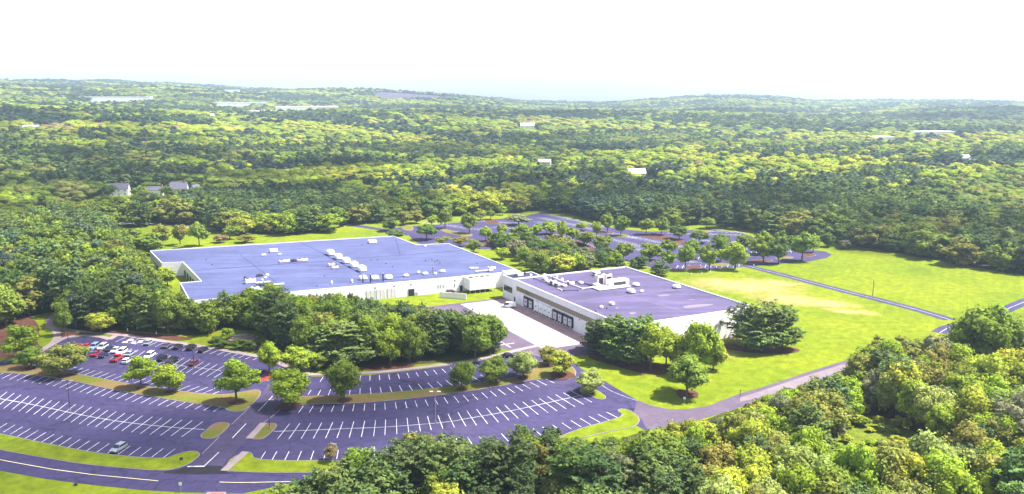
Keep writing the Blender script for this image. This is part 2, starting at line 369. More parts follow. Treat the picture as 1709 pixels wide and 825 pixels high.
service = sheet_obj('service_road', Gs(road_px_hi+road_px_lo), ZA+.012, M['asphalt_old'], kind='structure')
sheet_obj('road_shoulder', Gs([(1409,607.5),(1338,630),(1267,654),(1235,664),(1235,671),(1279,661.5),(1350,640),(1413,616)]), ZA+.02, M['concrete_worn'], service)
# far lot and access roads
far_lot_px = [(640,383),(680,378),(720,376),(760,372),(830,366),(880,360),(901,355),(955,366),(1002,377),(1050,384),(1081,387),(1122,386),(1176,382),(1236,388.5),(1262,398),(1300,409),(1362,418.5),(1378,420),(1388,425),(1381,430.5),(1353,436),(1302,440.6),(1271,443.7),(1223,447),(1176,450),(1128,451.6),(1094,448.5),(1062,440.6),(1024,431),(980,418.5),(933,406),(880,415),(800,416),(760,412),(730,404),(706,410),(690,402),(680,390)]
far_lot = sheet_obj('parking_lot', Gs(far_lot_px), ZA, M['asphalt'], kind='structure')
acc = [G(*p) for p in [(1250,445),(1300,457.5),(1400,484),(1500,509),(1556,524.5),(1585,534)]]
access_road = sheet_obj('access_road', ribbon(smooth_line(acc,1), 5.2), ZA+.012, M['asphalt'], kind='structure')
a_c = smooth_line(acc,1)
sheet_obj('centre_line', ribbon([p for p in a_c], .2), ZA+.03, M['paint'], access_road)
er = smooth_line(Gs([(1568,556),(1584,546),(1640,535),(1680,516),(1720,500),(1800,470),(1900,440)]),1)
east_road = sheet_obj('access_road', ribbon(er, 5.4), ZA, M['asphalt'], kind='structure')
sheet_obj('centre_line', ribbon(er, .16), ZA+.015, M['paint'], east_road)
sheet_obj('access_road', ribbon(smooth_line(Gs([(560,374),(603,378),(640,384),(662,388),(685,392)]),1), 6), ZA+.006, M['asphalt'], kind='structure')
lane = smooth_line(Gs([(140,378),(170,374),(205,372),(240,373),(300,378),(365,384)]),1)
sheet_obj('lane', ribbon(lane, 5), ZA+.04, M['concrete'], kind='structure')
# dock yard
e1 = Vector((math.cos(R(-63.2)), math.sin(R(-63.2)), 0)); e2 = Vector((-e1.y, e1.x, 0))
O2 = Vector((.4, 320.3, 0))
def B2p(a, b, z=0): return O2+e1*a+e2*b+Vector((0,0,z))
apron = MB()
NS, NW = 10, 2
ap = bpy.data.objects.new('dock_apron', None); col.objects.link(ap); ap['kind'] = 'structure'
sheet_obj('asphalt_base', [B2p(-8,-42), B2p(-8,0), B2p(76,0), B2p(68,-24), B2p(40,-38)], ZA+.003, M['asphalt_old'], ap)
for i in range(NS):
    for j in range(NW):
        a0, a1 = -6+i*6.7, -6+(i+1)*6.7; b0, b1 = -20+j*7.3, -20+(j+1)*7.3
        sheet_obj('concrete_slab', [B2p(a0+.05,b0+.05), B2p(a1-.05,b0+.05), B2p(a1-.05,b1-.05), B2p(a0+.05,b1-.05)], ZA+.03+.004*((i+j)%2), M['concrete_apron'], ap)
sheet_obj('dock_shade_strip', [B2p(-6,-5.35), B2p(-6,-.02), B2p(62,-.02), B2p(62,-5.35)], ZA+.035, M['dock_shade_paving'], ap)  # as wide as the building's shadow; that shade is painted as pinker paving
sheet_obj('painted_mark', [B2p(50,-25), B2p(50.4,-25), B2p(50.4,-30), B2p(50,-30)], ZA+.02, M['paint'], ap)
sheet_obj('painted_mark', [B2p(46,-28), B2p(54,-28), B2p(54,-28.4), B2p(46,-28.4)], ZA+.024, M['paint'], ap)

# pavements (raised slabs with kerb edge)
def pavement(name, line_px, wd, h=.14, m='concrete', it=1):
    ln = smooth_line(Gs(line_px), it)
    return MB().prism(ribbon(ln, wd), .0, h).build(name, M[m], kind='structure')
pavement('pavement', [(181,567.5),(197,558.5),(235,564.5),(272,570),(320,576),(380,586),(445,598),(505,622)], 2.2)
pavement('pavement', [(512,626),(608,624),(676,617.5),(754,607.5),(794,602),(830,593.5),(882,580.5),(955,567)], 2.0, .15)
pavement('pavement', [(66,588),(94,570.5),(112,563),(137,560),(168,562),(184,567)], 2.2, .148)
pavement('footpath', [(70,585),(92,571),(97,560),(92,550),(80,543),(84,533),(92,522)], 2.4, .07)
pavement('footpath', [(95,548),(120,551),(150,555),(200,559)], 1.6, .075)

def line_at(px, py):
    return G(px, py)
# ------------------------------------------------------------------ traffic islands
def island(name, poly_px, m='island_grass', top='grass_top', h=.13, it=1, kerb_w=.22):
    poly = smooth_poly([p.xy for p in Gs(poly_px)], it)
    k = MB().prism(poly, 0, h).build(name, M['kerb'], kind='structure')
    sheet_obj(top, inset(poly, kerb_w), h+.03, M[m], k)
    return k
medA = island('parking_median', [(-120,618),(0,612),(35,606),(75,614),(118,622),(197,638),(276,650),(335,657.5),(378,659.5),(413,653),(430,650),(438,656),(424,673),(410,684),(401,688),(380,687),(374,680),(315,673),(256,663),(189,651.6),(118,636),(59,627),(0,622),(-120,628)])
island('traffic_island', [(333,728),(342,720),(358,707),(370,705),(384,707),(382,713),(366,728),(354,733),(339,733)])
island('road_verge', [(-160,695),(0,724),(79,741),(157,756),(220,763),(276,766),(291,760),(311,754),(327,753),(335,758),(331,764),(315,776),(291,784),(268,787),(197,781.5),(138,775.6),(79,766),(0,752),(-160,718)], 'lawn')
isl_c = island('traffic_island', [(414,732),(439,707.5),(461,706.7),(463,712.6),(443,732),(429.5,735)])
isl_d = island('road_verge', [(372,787),(385,765),(410,755),(421,756),(424,767),(480,769.5),(538,769),(568,770),(650,772),(650,792),(560,791),(500,790),(440,790)], 'lawn')
medE = island('parking_median', [(470,682),(480,668),(490,662),(518,662),(597,659),(676,654),(754,645),(830,635),(847,632),(874,626),(890,620),(893,606),(914,601),(940,604),(958,614),(963,624),(955,634),(935,634),(918,632),(894,634),(859,640),(830,646),(754,658),(676,667),(597,674),(530,675),(490,677),(475,685)])
island('traffic_island', [(967,649.6),(981,646.5),(1000,653.5),(1015,665),(1000,668.5),(985,661),(969,655.5)], 'lawn')
island('traffic_island', [(1028,685),(1040,682),(1055,687),(1070,700),(1062,712),(1046,716),(1010,722),(960,735),(945,740),(935,728),(977,713),(1012,704),(1042,694)], 'lawn')
island('traffic_island', [(429.5,636),(443,622),(465,617),(463,626),(451,636),(431,638)], 'mulch_red', 'mulch_top')
island('traffic_island', [(110,582),(123,574),(139,573),(136,580),(127,583),(112,590),(97,589)], 'mulch_red', 'mulch_top')
# concrete walks crossing islands
MB().prism(ribbon(Gs([(416,733),(440,707)]), 1.7), 0, .175).build('footpath', M['concrete'], kind='structure')
MB().prism(ribbon(Gs([(374,787),(410,755)]), 1.7), 0, .178).build('footpath', M['concrete'], kind='structure')
MB().prism(ribbon(Gs([(462,684),(491,660)]), 1.7), 0, .174).build('footpath', M['mulch'], kind='structure')
MB().prism(ribbon(Gs([(510,626),(513,611)]), 2.2), 0, .18).build('footpath', M['concrete'], kind='structure')
ramp = MB().prism([G(340,828).xy, G(346,822).xy, G(378,822).xy, G(372,830).xy], 0, .12).build('kerb_ramp', M['concrete'], kind='structure')
sheet_obj('tactile_paving', [G(349,827).xy, G(353,823).xy, G(376,823).xy, G(371,829).xy], .135, M['pavers_red'], ramp)
# mulch beds under trees
def bed(pts, z=.05, m='mulch'):
    return sheet_obj('mulch_bed', smooth_poly([p.xy for p in Gs(pts)], 2), z, M[m], kind='structure')
bed([(985,588),(1030,592),(1090,606),(1130,612),(1135,622),(1085,628),(1040,615),(1000,604),(980,597)])
bed([(1205,572),(1260,578),(1330,580),(1338,588),(1290,592),(1240,588),(1205,582)])
bed([(100,545),(200,553),(290,560),(330,566),(290,570),(240,563),(180,556),(110,551)], .055)
bed([(0,522),(50,528),(68,545),(60,575),(75,582),(50,590),(0,600),(-60,600),(-60,530)], .052)
bed([(100,553),(140,556),(170,560),(140,559),(112,561),(100,566),(97,560)], .053)
bed([(375,566),(440,572),(480,590),(520,610),(505,614),(470,598),(420,582),(380,577)], .054)
bed([(600,616),(640,604),(700,606),(680,616),(620,620)], .056)
for c, rr in (((109,628),2.3),((236,648),1.6),((283,655),1.4),((395,673),2.2),((574,669),2.2),((483,678),2.8),((771,650),1.7),((825,638),1.6),((872,632),1.6),((937,627),4.0),((1146,658),3.4),((985,656),1.5),((916,611),2.),((37,604),3),((53,615),2)):
    p = G(*c); n = 14
    poly = [Vector((p.x+math.cos(2*math.pi*k/n)*rr*(1+.25*random.uniform(-1,1)), p.y+math.sin(2*math.pi*k/n)*rr*(1+.25*random.uniform(-1,1)))) for k in range(n)]
    sheet_obj('mulch_ring', smooth_poly(poly,1), .175, M['mulch'], kind='structure') if c[0] < 1000 else sheet_obj('mulch_ring', smooth_poly(poly,1), .05, M['mulch'], kind='structure')
FI = [0]
def far_island(pts, m='mulch'):
    FI[0] += 1; m = 'island_grass' if FI[0] % 2 else 'mulch'
    poly = smooth_poly([p.xy for p in Gs(pts)], 2)
    k = MB().prism(poly, 0, .13).build('traffic_island', M['kerb'], kind='structure')
    sheet_obj('mulch_top', inset(poly, .25), .16, M[m], k)
def F8(x, y): return (x/4.2725+580, y/4.2725+330)
def FF(x, y): return (x/3.165+860, y/3.165+330)
for c in ([(650,205),(730,235),(800,245),(905,260),(870,285),(760,265),(660,240)],[(960,300),(1060,310),(1080,330),(985,345),(940,320)],[(380,200),(470,200),(470,240),(400,235)],[(960,165),(1060,160),(1100,185),(1000,190)],[(1380,270),(1450,255),(1560,275),(1540,300),(1440,290)],[(1570,310),(1640,305),(1709,330),(1709,360),(1640,350)]):
    far_island([F8(*q) for q in c])
for c in ([(150,190),(260,205),(250,225),(150,210)],[(270,230),(340,235),(430,265),(420,285),(330,262)],[(510,195),(600,195),(600,210),(520,210)],[(640,195),(740,190),(800,200),(920,240),(900,255),(780,225),(650,205)],[(790,380),(850,372),(860,390),(800,395)],[(885,365),(950,355),(1000,365),(960,380),(900,378)],[(1020,350),(1100,345),(1140,355),(1100,365),(1030,362)],[(1170,345),(1300,325),(1380,330),(1300,345),(1200,352)],[(1360,320),(1450,310),(1480,320),(1400,330)],[(1500,300),(1570,295),(1600,305),(1530,318)],[(930,165),(1030,170),(1040,185),(960,185)],[(400,180),(520,180),(520,190),(420,190)]):
    far_island([FF(*q) for q in c])

# ------------------------------------------------------------------ painted markings
bar_me = MB().sheet([(-.5,-.06),(.5,-.06),(.5,.06),(-.5,.06)], 0).mesh('parking_line'); bar_me.materials.append(M['paint'])
if bar_me.polygons[0].normal.z < 0: bar_me.flip_normals()
def bar(p, q, parent, wd=1., z=ZA+.012, name='parking_line'):
    p, q = Vector(p[:2]), Vector(q[:2]); d = q-p
    o = obj(name, bar_me, None, parent); o.location = ((p.x+q.x)/2, (p.y+q.y)/2, z)
    o.rotation_euler = (0, 0, math.atan2(d.y, d.x)); o.scale = (d.length, wd, 1); return o
def row(bottom, top, spacing=2.74, parent=front_lot, skip=(), wd=1.15):
    b, Lb = resample(smooth_line(Gs(bottom),1), 400); t, Lt = resample(smooth_line(Gs(top),1), 400)
    n = max(2, int(round((Lb+Lt)/2/spacing)))
    for k in range(n+1):
        i = int(399*k/n)
        if k in skip: continue
        bar(b[i], t[i], parent, wd*(.9+.25*random.random()))
row(Z1([(-150,318),(5,335),(120,350),(225,368),(345,396),(495,422),(590,440),(725,457),(905,475)]), Z1([(-110,298),(45,312),(170,326),(280,343),(405,372),(560,397),(655,412),(778,431),(948,449)]))
row(Z1([(-150,440),(-20,458),(80,475),(200,500),(330,528),(460,550),(580,568),(680,577),(770,583)]), Z1([(-60,375),(60,398),(190,423),(310,442),(430,465),(565,488),(703,505),(783,512),(860,518)]))
row(Z1([(-120,535),(-10,556),(80,584),(145,600),(215,615),(285,629),(400,647),(540,662),(590,666),(640,669),(693,671)]), Z1([(-70,505),(40,527),(125,546),(190,563),(270,580),(358,597),(455,611),(598,627),(642,630),(692,633),(742,634)]))
row(Z1([(-20,270),(60,272),(150,287),(300,308),(380,325),(470,342),(610,362),(730,383),(800,390),(900,402)]), Z1([(20,252),(105,256),(195,268),(345,288),(420,305),(510,320),(655,341),(775,362),(840,368),(955,380)]))
row(Z1([(385,243),(500,258),(590,272),(700,294),(815,318),(880,328),(940,336)]), Z1([(455,192),(570,212),(660,226),(770,246),(890,270),(950,280),(1015,290)]))
row(Z1([(490,180),(600,194),(690,205),(780,218),(870,230),(935,238),(1000,247),(1092,260),(1130,268)]), Z1([(535,160),(645,174),(735,186),(825,198),(915,211),(980,220),(1045,230),(1130,242),(1170,250)]))
row(Z2([(340,350),(445,347),(563,344),(637,341),(748,330),(850,316),(910,303),(1010,291),(1092,276)]), Z2([(355,328),(450,325),(563,322),(632,318),(735,311),(830,299),(890,290),(980,277),(1062,262)]))
row(Z2([(290,404),(330,408),(410,408),(492,405),(572,400),(650,395),(730,388),(805,380),(885,370),(980,354),(1060,340)]), Z2([(303,384),(340,384),(420,380),(492,378),(570,374),(645,368),(722,363),(795,354),(865,345),(950,332),(1020,320)]))
row(Z2([(250,480),(340,478),(420,475),(508,473),(592,470),(676,463),(758,458),(840,445),(918,440)])+Z3([(28,430),(103,415),(170,404),(240,388),(308,372),(370,355)]), Z2([(270,452),(350,450),(430,448),(513,445),(592,441),(674,436),(750,430),(825,420),(898,413)])+Z3([(5,405),(75,393),(140,380),(205,368),(265,352),(327,335)]))
row(Z2([(160,593),(302,590),(445,587),(550,582),(645,574),(735,563),(830,552),(920,542)])+Z3([(40,535),(168,515),(265,495),(360,478),(430,462),(528,436)]), Z2([(212,527),(342,523),(468,518),(552,514),(640,508),(718,502),(800,495),(885,486)])+Z3([(5,470),(105,458),(205,441),(305,420),(375,404),(440,388)]))
row(Z2([(85,684),(180,684),(278,682),(378,679),(465,673),(568,668),(760,650),(900,635)])+Z3([(103,615),(250,588),(415,555),(452,547),(495,540),(530,530),(568,520),(605,512),(640,503)]), Z2([(110,645),(205,645),(295,643),(388,640),(478,634),(572,625),(750,605),(880,590)])+Z3([(75,582),(230,555),(380,530),(412,520),(447,512),(485,503),(518,495),(552,487),(590,478)]))
def stripe(line_px, wd, m='paint', z=ZA+.016, parent=front_lot, name='painted_line', it=1):
    return sheet_obj(name, ribbon(smooth_line(Gs(line_px), it), wd), z, M[m], parent)
stripe(Z1([(-60,412),(0,421),(150,448),(300,481),(450,510),(600,530),(750,545),(865,552)]), .16)
stripe(Z2([(145,560),(300,555),(450,548),(600,543),(750,532),(900,518)])+Z3([(0,505),(150,480),(300,448),(400,425),(490,405)]), .16)
stripe(Z1([(420,218),(480,228),(560,242),(660,262),(760,280),(850,292),(940,302),(975,308)]), .13)
stripe([(-150,738),(0,768),(118,789),(264,803)], .2, 'paint_yellow', name='centre_line'); stripe([(366,805),(405,806),(490,804)], .2, 'paint_yellow', name='centre_line')
stripe(Z1([(985,588),(1043,527)]), .2, it=0, name='lane_dash'); stripe(Z1([(868,705),(928,648)]), .2, it=0, name='lane_dash'); stripe(Z2([(78,475),(140,410)]), .2, it=0, name='lane_dash')
stripe(Z1([(795,709),(868,708)]), .45, z=ZA+.03, it=0, name='stop_line')
sheet_obj('asphalt_patch', Gs(Z1([(690,731),(750,722),(800,708),(935,705),(975,741),(830,743),(700,738)])), ZA+.008, M['asphalt_new'], front_lot)
stripe(Z3([(545,345),(600,385),(660,410),(720,430)]), .1, parent=service, z=ZA+.03)
drive = sheet_obj('driveway', Gs([(333,762),(360,735),(386,709),(418,678),(438,656),(447,642),(462,645),(492,660),(471,681),(440,706),(414,732),(384,764),(370,778),(352,777),(318,776)]), ZA+.005, M['asphalt_drive'], kind='structure')
for e_ in ([(386,709),(402,694),(418,678)],[(337,758),(347,748),(366,729)],[(440,706),(456,694),(471,681)]): stripe(e_, .22, 'kerb', parent=drive, name='kerb_line', z=ZA+.010, it=0)
# accessible bays: hatched white marks
for (a, b) in (((215,566.5),(224,570)),((221,571),(228,574.5)),((232,569),(239,573)),((206,570),(214,573.5))):
    sheet_obj('bay_symbol', [G(a[0],a[1]).xy, G(b[0],a[1]).xy, G(b[0]-2,b[1]-1).xy, G(a[0]-3,b[1]-1).xy], ZA+.018, M['paint'], front_lot)
# far lot stripes: joined, too fine to pick apart
fm = MB()
def far_row(a, b, ln, spacing=2.8):
    P, L = resample([G(*a), G(*b)], step=spacing)
    d = (G(*b)-G(*a)).normalized(); nrm = Vector((-d.y, d.x, 0))*.75+d*.35
    for p in P:
        p = Vector((p[0], p[1], 0)); q = p+nrm*ln; t = d*.09
        fm.sheet([(p-t).xy, (p+t).xy, (q+t).xy, (q-t).xy], 0)
    m0 = G(*a)+nrm*ln/2; m1 = G(*b)+nrm*ln/2; t = Vector((-d.y, d.x, 0))*.09
    fm.sheet([(m0-t).xy, (m1-t).xy, (m1+t).xy, (m0+t).xy], .003)
for a, b in ((FF(150,92),FF(470,162)),(FF(110,108),FF(600,218)),(FF(90,128),FF(640,262)),(FF(560,205),FF(1000,292)),(FF(800,190),FF(1180,205)),(FF(1010,180),FF(1190,190)),(FF(560,262),FF(900,345)),(FF(850,330),FF(1250,320)),(FF(850,375),FF(1200,365)),(FF(240,225),FF(520,300)),(FF(960,230),FF(1180,245)),(FF(1250,300),FF(1480,290)),
             (F8(760,160),F8(1180,190)),(F8(1000,215),F8(1360,240)),(F8(660,200),F8(960,240)),(F8(980,290),F8(1090,300)),(F8(480,180),F8(640,195)),(F8(1000,345),F8(1120,345)),(F8(1500,310),F8(1709,360))):
    far_row(a, b, 10)
fo = fm.build('stall_lines', M['paint'], far_lot, loc=(0,0,ZA+.014), kind='stuff')

# ------------------------------------------------------------------ warehouses
def frame(O, ang): return Matrix.Translation(O) @ Matrix.Rotation(ang, 4, 'Z')
def unit_box(parent, p, sx, sy, sz, m='unit_white', rz=0, fans=0, name='rooftop_unit', z=0, louvre=True):
    o = MB().box(-sx/2,sx/2,-sy/2,sy/2,.25,sz).build(name, M[m], parent, bevel=min(.12, sz*.08))
    o.location = (p[0], p[1], z); o.rotation_euler = (0,0,rz)
    MB().box(-sx/2+.15,sx/2-.15,-sy/2+.15,sy/2-.15,-.05,.252).build('curb', M['grey_metal'], o)
    if louvre and sz > 1:
        MB().box(-sx*.32,sx*.32,-sy/2-.03,-sy/2+.02,.5,sz*.75).build('louvre', M['dark_metal'], o)
    for k in range(fans):
        x = (k-(fans-1)/2)*sx/max(fans,1)
        MB().tube((x,0,sz-.02),(x,0,sz+.18),min(sy*.36,sx/fans*.36),n=14).build('fan', M['dark_metal'], o)
    return o
def dome_unit(parent, p, sx, sy, sz, rz=0, z=0, name='roof_vent_hood', m='unit_white'):
    mb = MB(); rings = []
    for t, zz in ((1.,.35),(1.,sz*.45),(.93,sz*.75),(.72,sz*.93),(.4,sz)):
        r = []
        for k in range(16):
            a = 2*math.pi*k/16; c, s_ = math.cos(a), math.sin(a)
            ex = .55
            r.append((sx/2*t*abs(c)**ex*(1 if c > 0 else -1), sy/2*t*abs(s_)**ex*(1 if s_ > 0 else -1), zz))
        rings.append(r)
    o = mb.loft(rings).build(name, M[m], parent, smooth=False); o.location = (p[0],p[1],z); o.rotation_euler = (0,0,rz)
    MB().box(-sx*.42,sx*.42,-sy*.42,sy*.42,-.05,.36).build('curb', M['dark_metal'], o)
    return o
def vent(parent, p, r, h, z=0, m='unit_white'):
    o = MB().tube((0,0,-.05),(0,0,h*.6),r*.7,n=10).build('roof_vent', M[m], parent); o.location = (p[0],p[1],z)
    MB().tube((0,0,h*.55),(0,0,h),r,r*.55,n=10).build('vent_cap', M[m], o); return o
def stack(parent, p, r, h, z=0):
    o = MB().tube((0,0,-.05),(0,0,h),r,n=8).build('exhaust_stack', M['dark_metal'], parent); o.location = (p[0],p[1],z)
    MB().tube((0,0,h-.02),(0,0,h+.2),r*1.4,n=8).build('stack_collar', M['grey_metal'], o); return o

# --- long blue-roofed warehouse
A1 = R(204); H1 = 6.3; O1 = Vector((3.4, 349.9, 0))
F1 = frame(O1, A1); F1i = F1.inverted()
b1 = empty('warehouse', O1, A1, 'long low white warehouse with a wide blue flat roof behind the trees', 'building')
poly1w = [(3.4,349.9),(-32.2,418.7),(-48,415),(-63.5,442.2),(-92.3,431.2),(-174.7,398.1),(-156.6,367.8),(-148,369.9),(-125.2,330.3),(-132.6,327.1),(-117,296.4)]
poly1 = [(F1i @ Vector((x,y,0))).xy for x, y in poly1w]
MB().prism(poly1, 0, H1-.35).build('wall', M['wall_white'], b1)
roof1 = sheet_obj('roof', inset(poly1,.3), H1-.3, M['roof_blue'], b1)
n = len(poly1); pin = inset(poly1,.35)
cp = MB()
for i in range(n):
    j = (i+1) % n; b = len(cp.v)
    a0, a1_, c0, c1 = poly1[i], poly1[j], pin[i], pin[j]
    cp.v += [(a0[0],a0[1],H1-.36),(a1_[0],a1_[1],H1-.36),(c1[0],c1[1],H1-.36),(c0[0],c0[1],H1-.36),(a0[0],a0[1],H1),(a1_[0],a1_[1],H1),(c1[0],c1[1],H1),(c0[0],c0[1],H1)]
    cp.f += [tuple(b+i_ for i_ in q) for q in ((4,5,6,7),(0,1,5,4),(2,3,7,6),(3,2,1,0))]
cp.build('parapet', M['wall_white'], b1)
def r1(px, py): return (F1i @ G(px, py, H1-.3)).xy
def q5(x, y): return (x/5.158+230, y/5.158+370)
def q6(x, y): return (x/5.158+540, y/5.158+370)
def q7(x, y): return (x/3.974+820, y/3.974+420)
ZR = H1-.3
def roof_line(a, b, wd=.42, par=roof1, conv=None, z=ZR+.01, m='roof_line'):
    p, q = (conv or r1)(*a), (conv or r1)(*b)
    return sheet_obj('roof_seam_shade', ribbon([p, q], wd), z, M[m], par)
roof_line(q5(500,420), q5(1700,335), 1.0); roof_line(q5(1385,172), q5(1650,300)); roof_line(q6(0,280), q6(330,455), .7, z=ZR+.014); roof_line(q6(280,318), q6(1190,250), 1.0, z=ZR+.012); roof_line(q5(880,285), q5(1200,530), .3); roof_line(q6(620,150), q6(660,290), .3)  # the strip beside the vent hoods paints their shadow line; others are seams
roof_line(q6(340,530), q6(940,430), .8, z=ZR+.018); roof_line(q6(265,490), q6(350,530), .2, z=ZR+.022)
for k in range(5):
    t = k/4; c = q6(60+t*270, 285+t*140); dome_unit(b1, r1(*c), 5.4, 3.6, 2.4, R(-90), ZR, 'roof_vent_hood')
unit_box(b1, r1(*q5(1170,265)), 3.6, 2.4, 1.7, z=ZR); unit_box(b1, r1(*q5(1085,295)), 2, 1.3, .8, z=ZR, louvre=False); unit_box(b1, r1(*q5(1222,287)), 1.4, 1.1, .7, z=ZR, louvre=False)
for x, y, m in ((1240,355,'unit_pink'),(1283,350,'unit_white'),(1340,348,'dark_metal'),(1395,344,'unit_pink'),(1440,340,'unit_white')): unit_box(b1, r1(*q5(x,y)), 2.4, 1.7, 1.2, m, z=ZR, fans=1)
vent(b1, r1(*q5(925,505)), .7, 1.6, ZR, 'dark_metal'); unit_box(b1, r1(*q5(970,532)), 4.0, 2.2, 1.9, z=ZR, fans=2); unit_box(b1, r1(*q5(1050,472)), 2.6, 2.2, .9, 'dark_metal', z=ZR, fans=1)
vent(b1, r1(*q5(1115,468)), .8, .9, ZR); vent(b1, r1(*q5(1100,487)), .6, .7, ZR); vent(b1, r1(*q5(1072,508)), .5, .7, ZR)
unit_box(b1, r1(*q5(1080,532)), 5.5, .8, .7, z=ZR, louvre=False, name='duct'); unit_box(b1, r1(*q5(1215,548)), 4, .8, .7, z=ZR, louvre=False, name='duct')
unit_box(b1, r1(*q5(1080,556)), 5.2, 1.6, 1.1, 'dark_metal', z=ZR, fans=2); unit_box(b1, r1(*q5(1010,588)), 3, 2, 1.2, z=ZR, fans=1); unit_box(b1, r1(*q5(1050,600)), 2, 1.6, 1, 'unit_pink', z=ZR)
unit_box(b1, r1(*q6(70,385)), 3, 1.6, 1.3, 'unit_pink', z=ZR, fans=1); unit_box(b1, r1(*q6(100,405)), 2.6, 1.5, 1.0, z=ZR, fans=1); vent(b1, r1(*q6(105,372)), .6, 1., ZR, 'dark_metal')
o = unit_box(b1, r1(*q6(420,185)), 4.0, 3.2, 1.5, z=ZR, louvre=False, name='skylight_box')
vent(b1, r1(*q6(875,217)), .6, .8, ZR)
for x, y in ((340,500),(442,500),(560,495)): dome_unit(b1, r1(*q6(x,y)), 3.3, 2.4, 1.8, 0, ZR, 'exhaust_fan')
for x, y in ((340,525),(406,525),(513,515)): stack(b1, r1(*q6(x,y)), .28, 3.2, ZR)
for x, y in ((711,475),(876,458)): dome_unit(b1, r1(*q6(x,y)), 2.3, 1.8, 1.1, 0, ZR, 'exhaust_fan')
vent(b1, r1(*q6(818,444)), .7, .9, ZR); stack(b1, r1(*q6(942,440)), .14, 2.4, ZR); vent(b1, r1(*q6(962,455)), .7, .9, ZR); stack(b1, r1(*q6(962,450)), .12, 2., ZR)
unit_box(b1, r1(*q6(1025,437)), 2.2, 1.5, .9, z=ZR, louvre=False); unit_box(b1, r1(*q6(1278,410)), 2., 1.4, .8, z=ZR, louvre=False); unit_box(b1, r1(*q6(1315,408)), 1.4, 1.2, .7, z=ZR, louvre=False)
unit_box(b1, r1(*q6(1448,412)), 3, 2, 1.2, z=ZR, fans=2); unit_box(b1, r1(*q6(1380,432)), 8, .7, .7, 'unit_pink', z=ZR, louvre=False, name='duct'); unit_box(b1, r1(*q6(1440,432)), 2, 1.2, .9, 'unit_pink', z=ZR)
for x, y in ((335,203),(467,331),(538,362),(595,390),(880,338),(962,349),(982,337),(1002,358),(1323,362),(935,326),(410,330)): vent(b1, r1(*q6(x,y)), .45, .35, ZR, 'dark_metal')
for x, y in ((70,540),(245,525)): vent(b1, r1(*q6(x,y)), .5, 1.4, ZR)
for x, y in ((1610,470),(1545,557),(1670,540),(590,330),(640,372)): vent(b1, r1(*q5(x,y)), .4, .4, ZR, 'dark_metal')
# front wall openings; the front wall runs along local x at y ~ 0
fr_d = (Vector(poly1[-1])-Vector(poly1[0])); fr_l = fr_d.length; fr_d.normalize(); fr_a = math.atan2(fr_d.y, fr_d.x)
def front_t(px):
    best = min((abs((lambda w: CX+FPX*w.x/(w.y*CT-(w.z-CAMH)*ST))(F1 @ Vector((fr_d.x*t*.25, fr_d.y*t*.25, 2)))-px), t*.25) for t in range(int(fr_l*4)))
    return best[1]
def front_piece(name, px, wd, z0, z1, m, out=.06, sub=None):
    t = front_t(px); c = fr_d*t
    o = MB().box(-wd/2,wd/2,-.3 if False else -.12,.12,z0,z1).build(name, M[m], b1); o.location = (c.x, c.y, 0); o.rotation_euler = (0,0,fr_a)
    if sub: sub(o, wd, z0, z1)
    return o
def door_sub(o, wd, z0, z1):
    for s in (-1,1): MB().box(s*wd/2-.08,s*wd/2+.08,-.16,.16,z0,z1+.1).build('door_frame', M['grey_metal'], o)
    MB().box(-.03,.03,-.14,.14,z0+.05,z1-.05).build('panel_joint', M['dark_metal'], o)
front_piece('roller_door', 540+490/5.158, 3.2, 0, 3.9, 'dock_grey', sub=door_sub); front_piece('roller_door', 540+583/5.158, 3.2, 0, 3.9, 'dock_grey', sub=door_sub)
front_piece('doorway', 540+757/5.158, 2.6, 0, 2.9, 'dark', sub=door_sub); front_piece('roller_door', 540+405/5.158, 3.2, 0, 3.9, 'dock_grey', sub=door_sub)
front_piece('door', 540+1186/5.158, 1.2, 0, 2.4, 'dark')
for x in (985,1005,1030,1132): front_piece('wall_vent', 540+x/5.158, .35, 2.2, 3.6, 'grey_metal')
for x in (445,610,757,1132): front_piece('wall_light', 540+x/5.158, .6, 4.6, 4.95, 'dark_metal')
front_piece('ground_unit', 540+797/5.158, 1.4, 0, 1.4, 'grey_metal').location.y -= .0
for k in range(1, 24):        # precast panel joints down the front
    c = fr_d*(k*fr_l/24)
    o = MB().box(-.03,.03,-.02,.02,.1,H1-.4).build('panel_joint', M['dock_grey'], b1); o.location = (c.x, c.y, 0); o.rotation_euler = (0,0,fr_a)
# recess on the west side: dark loading bay under the roof edge
w0, w1 = Vector((-148,369.9)), Vector((-125.2,330.3)); dd = (w1-w0).normalized()
for k in range(6):
    c = w0+dd*(5+k*7); L = F1i @ Vector((c.x,c.y,0)); a = math.atan2(dd.y,dd.x)-A1
    o = MB().box(-2.2,2.2,-.1,.1,.2,3.2).build('bay_door', M['dark'], b1); o.location = L; o.rotation_euler = (0,0,a)
w0, w1 = Vector((-174.7,398.1)), Vector((-156.6,367.8)); dd = (w1-w0).normalized()
for k in range(4):
    c = w0+dd*(5+k*8); L = F1i @ Vector((c.x,c.y,0)); a = math.atan2(dd.y,dd.x)-A1
    o = MB().box(-2.6,2.6,-.1,.1,.3,2.6).build('window', M['glass'], b1); o.location = L; o.rotation_euler = (0,0,a)
    MB().box(-.05,.05,-.13,.13,.3,2.6).build('mullion', M['mullion'], o)

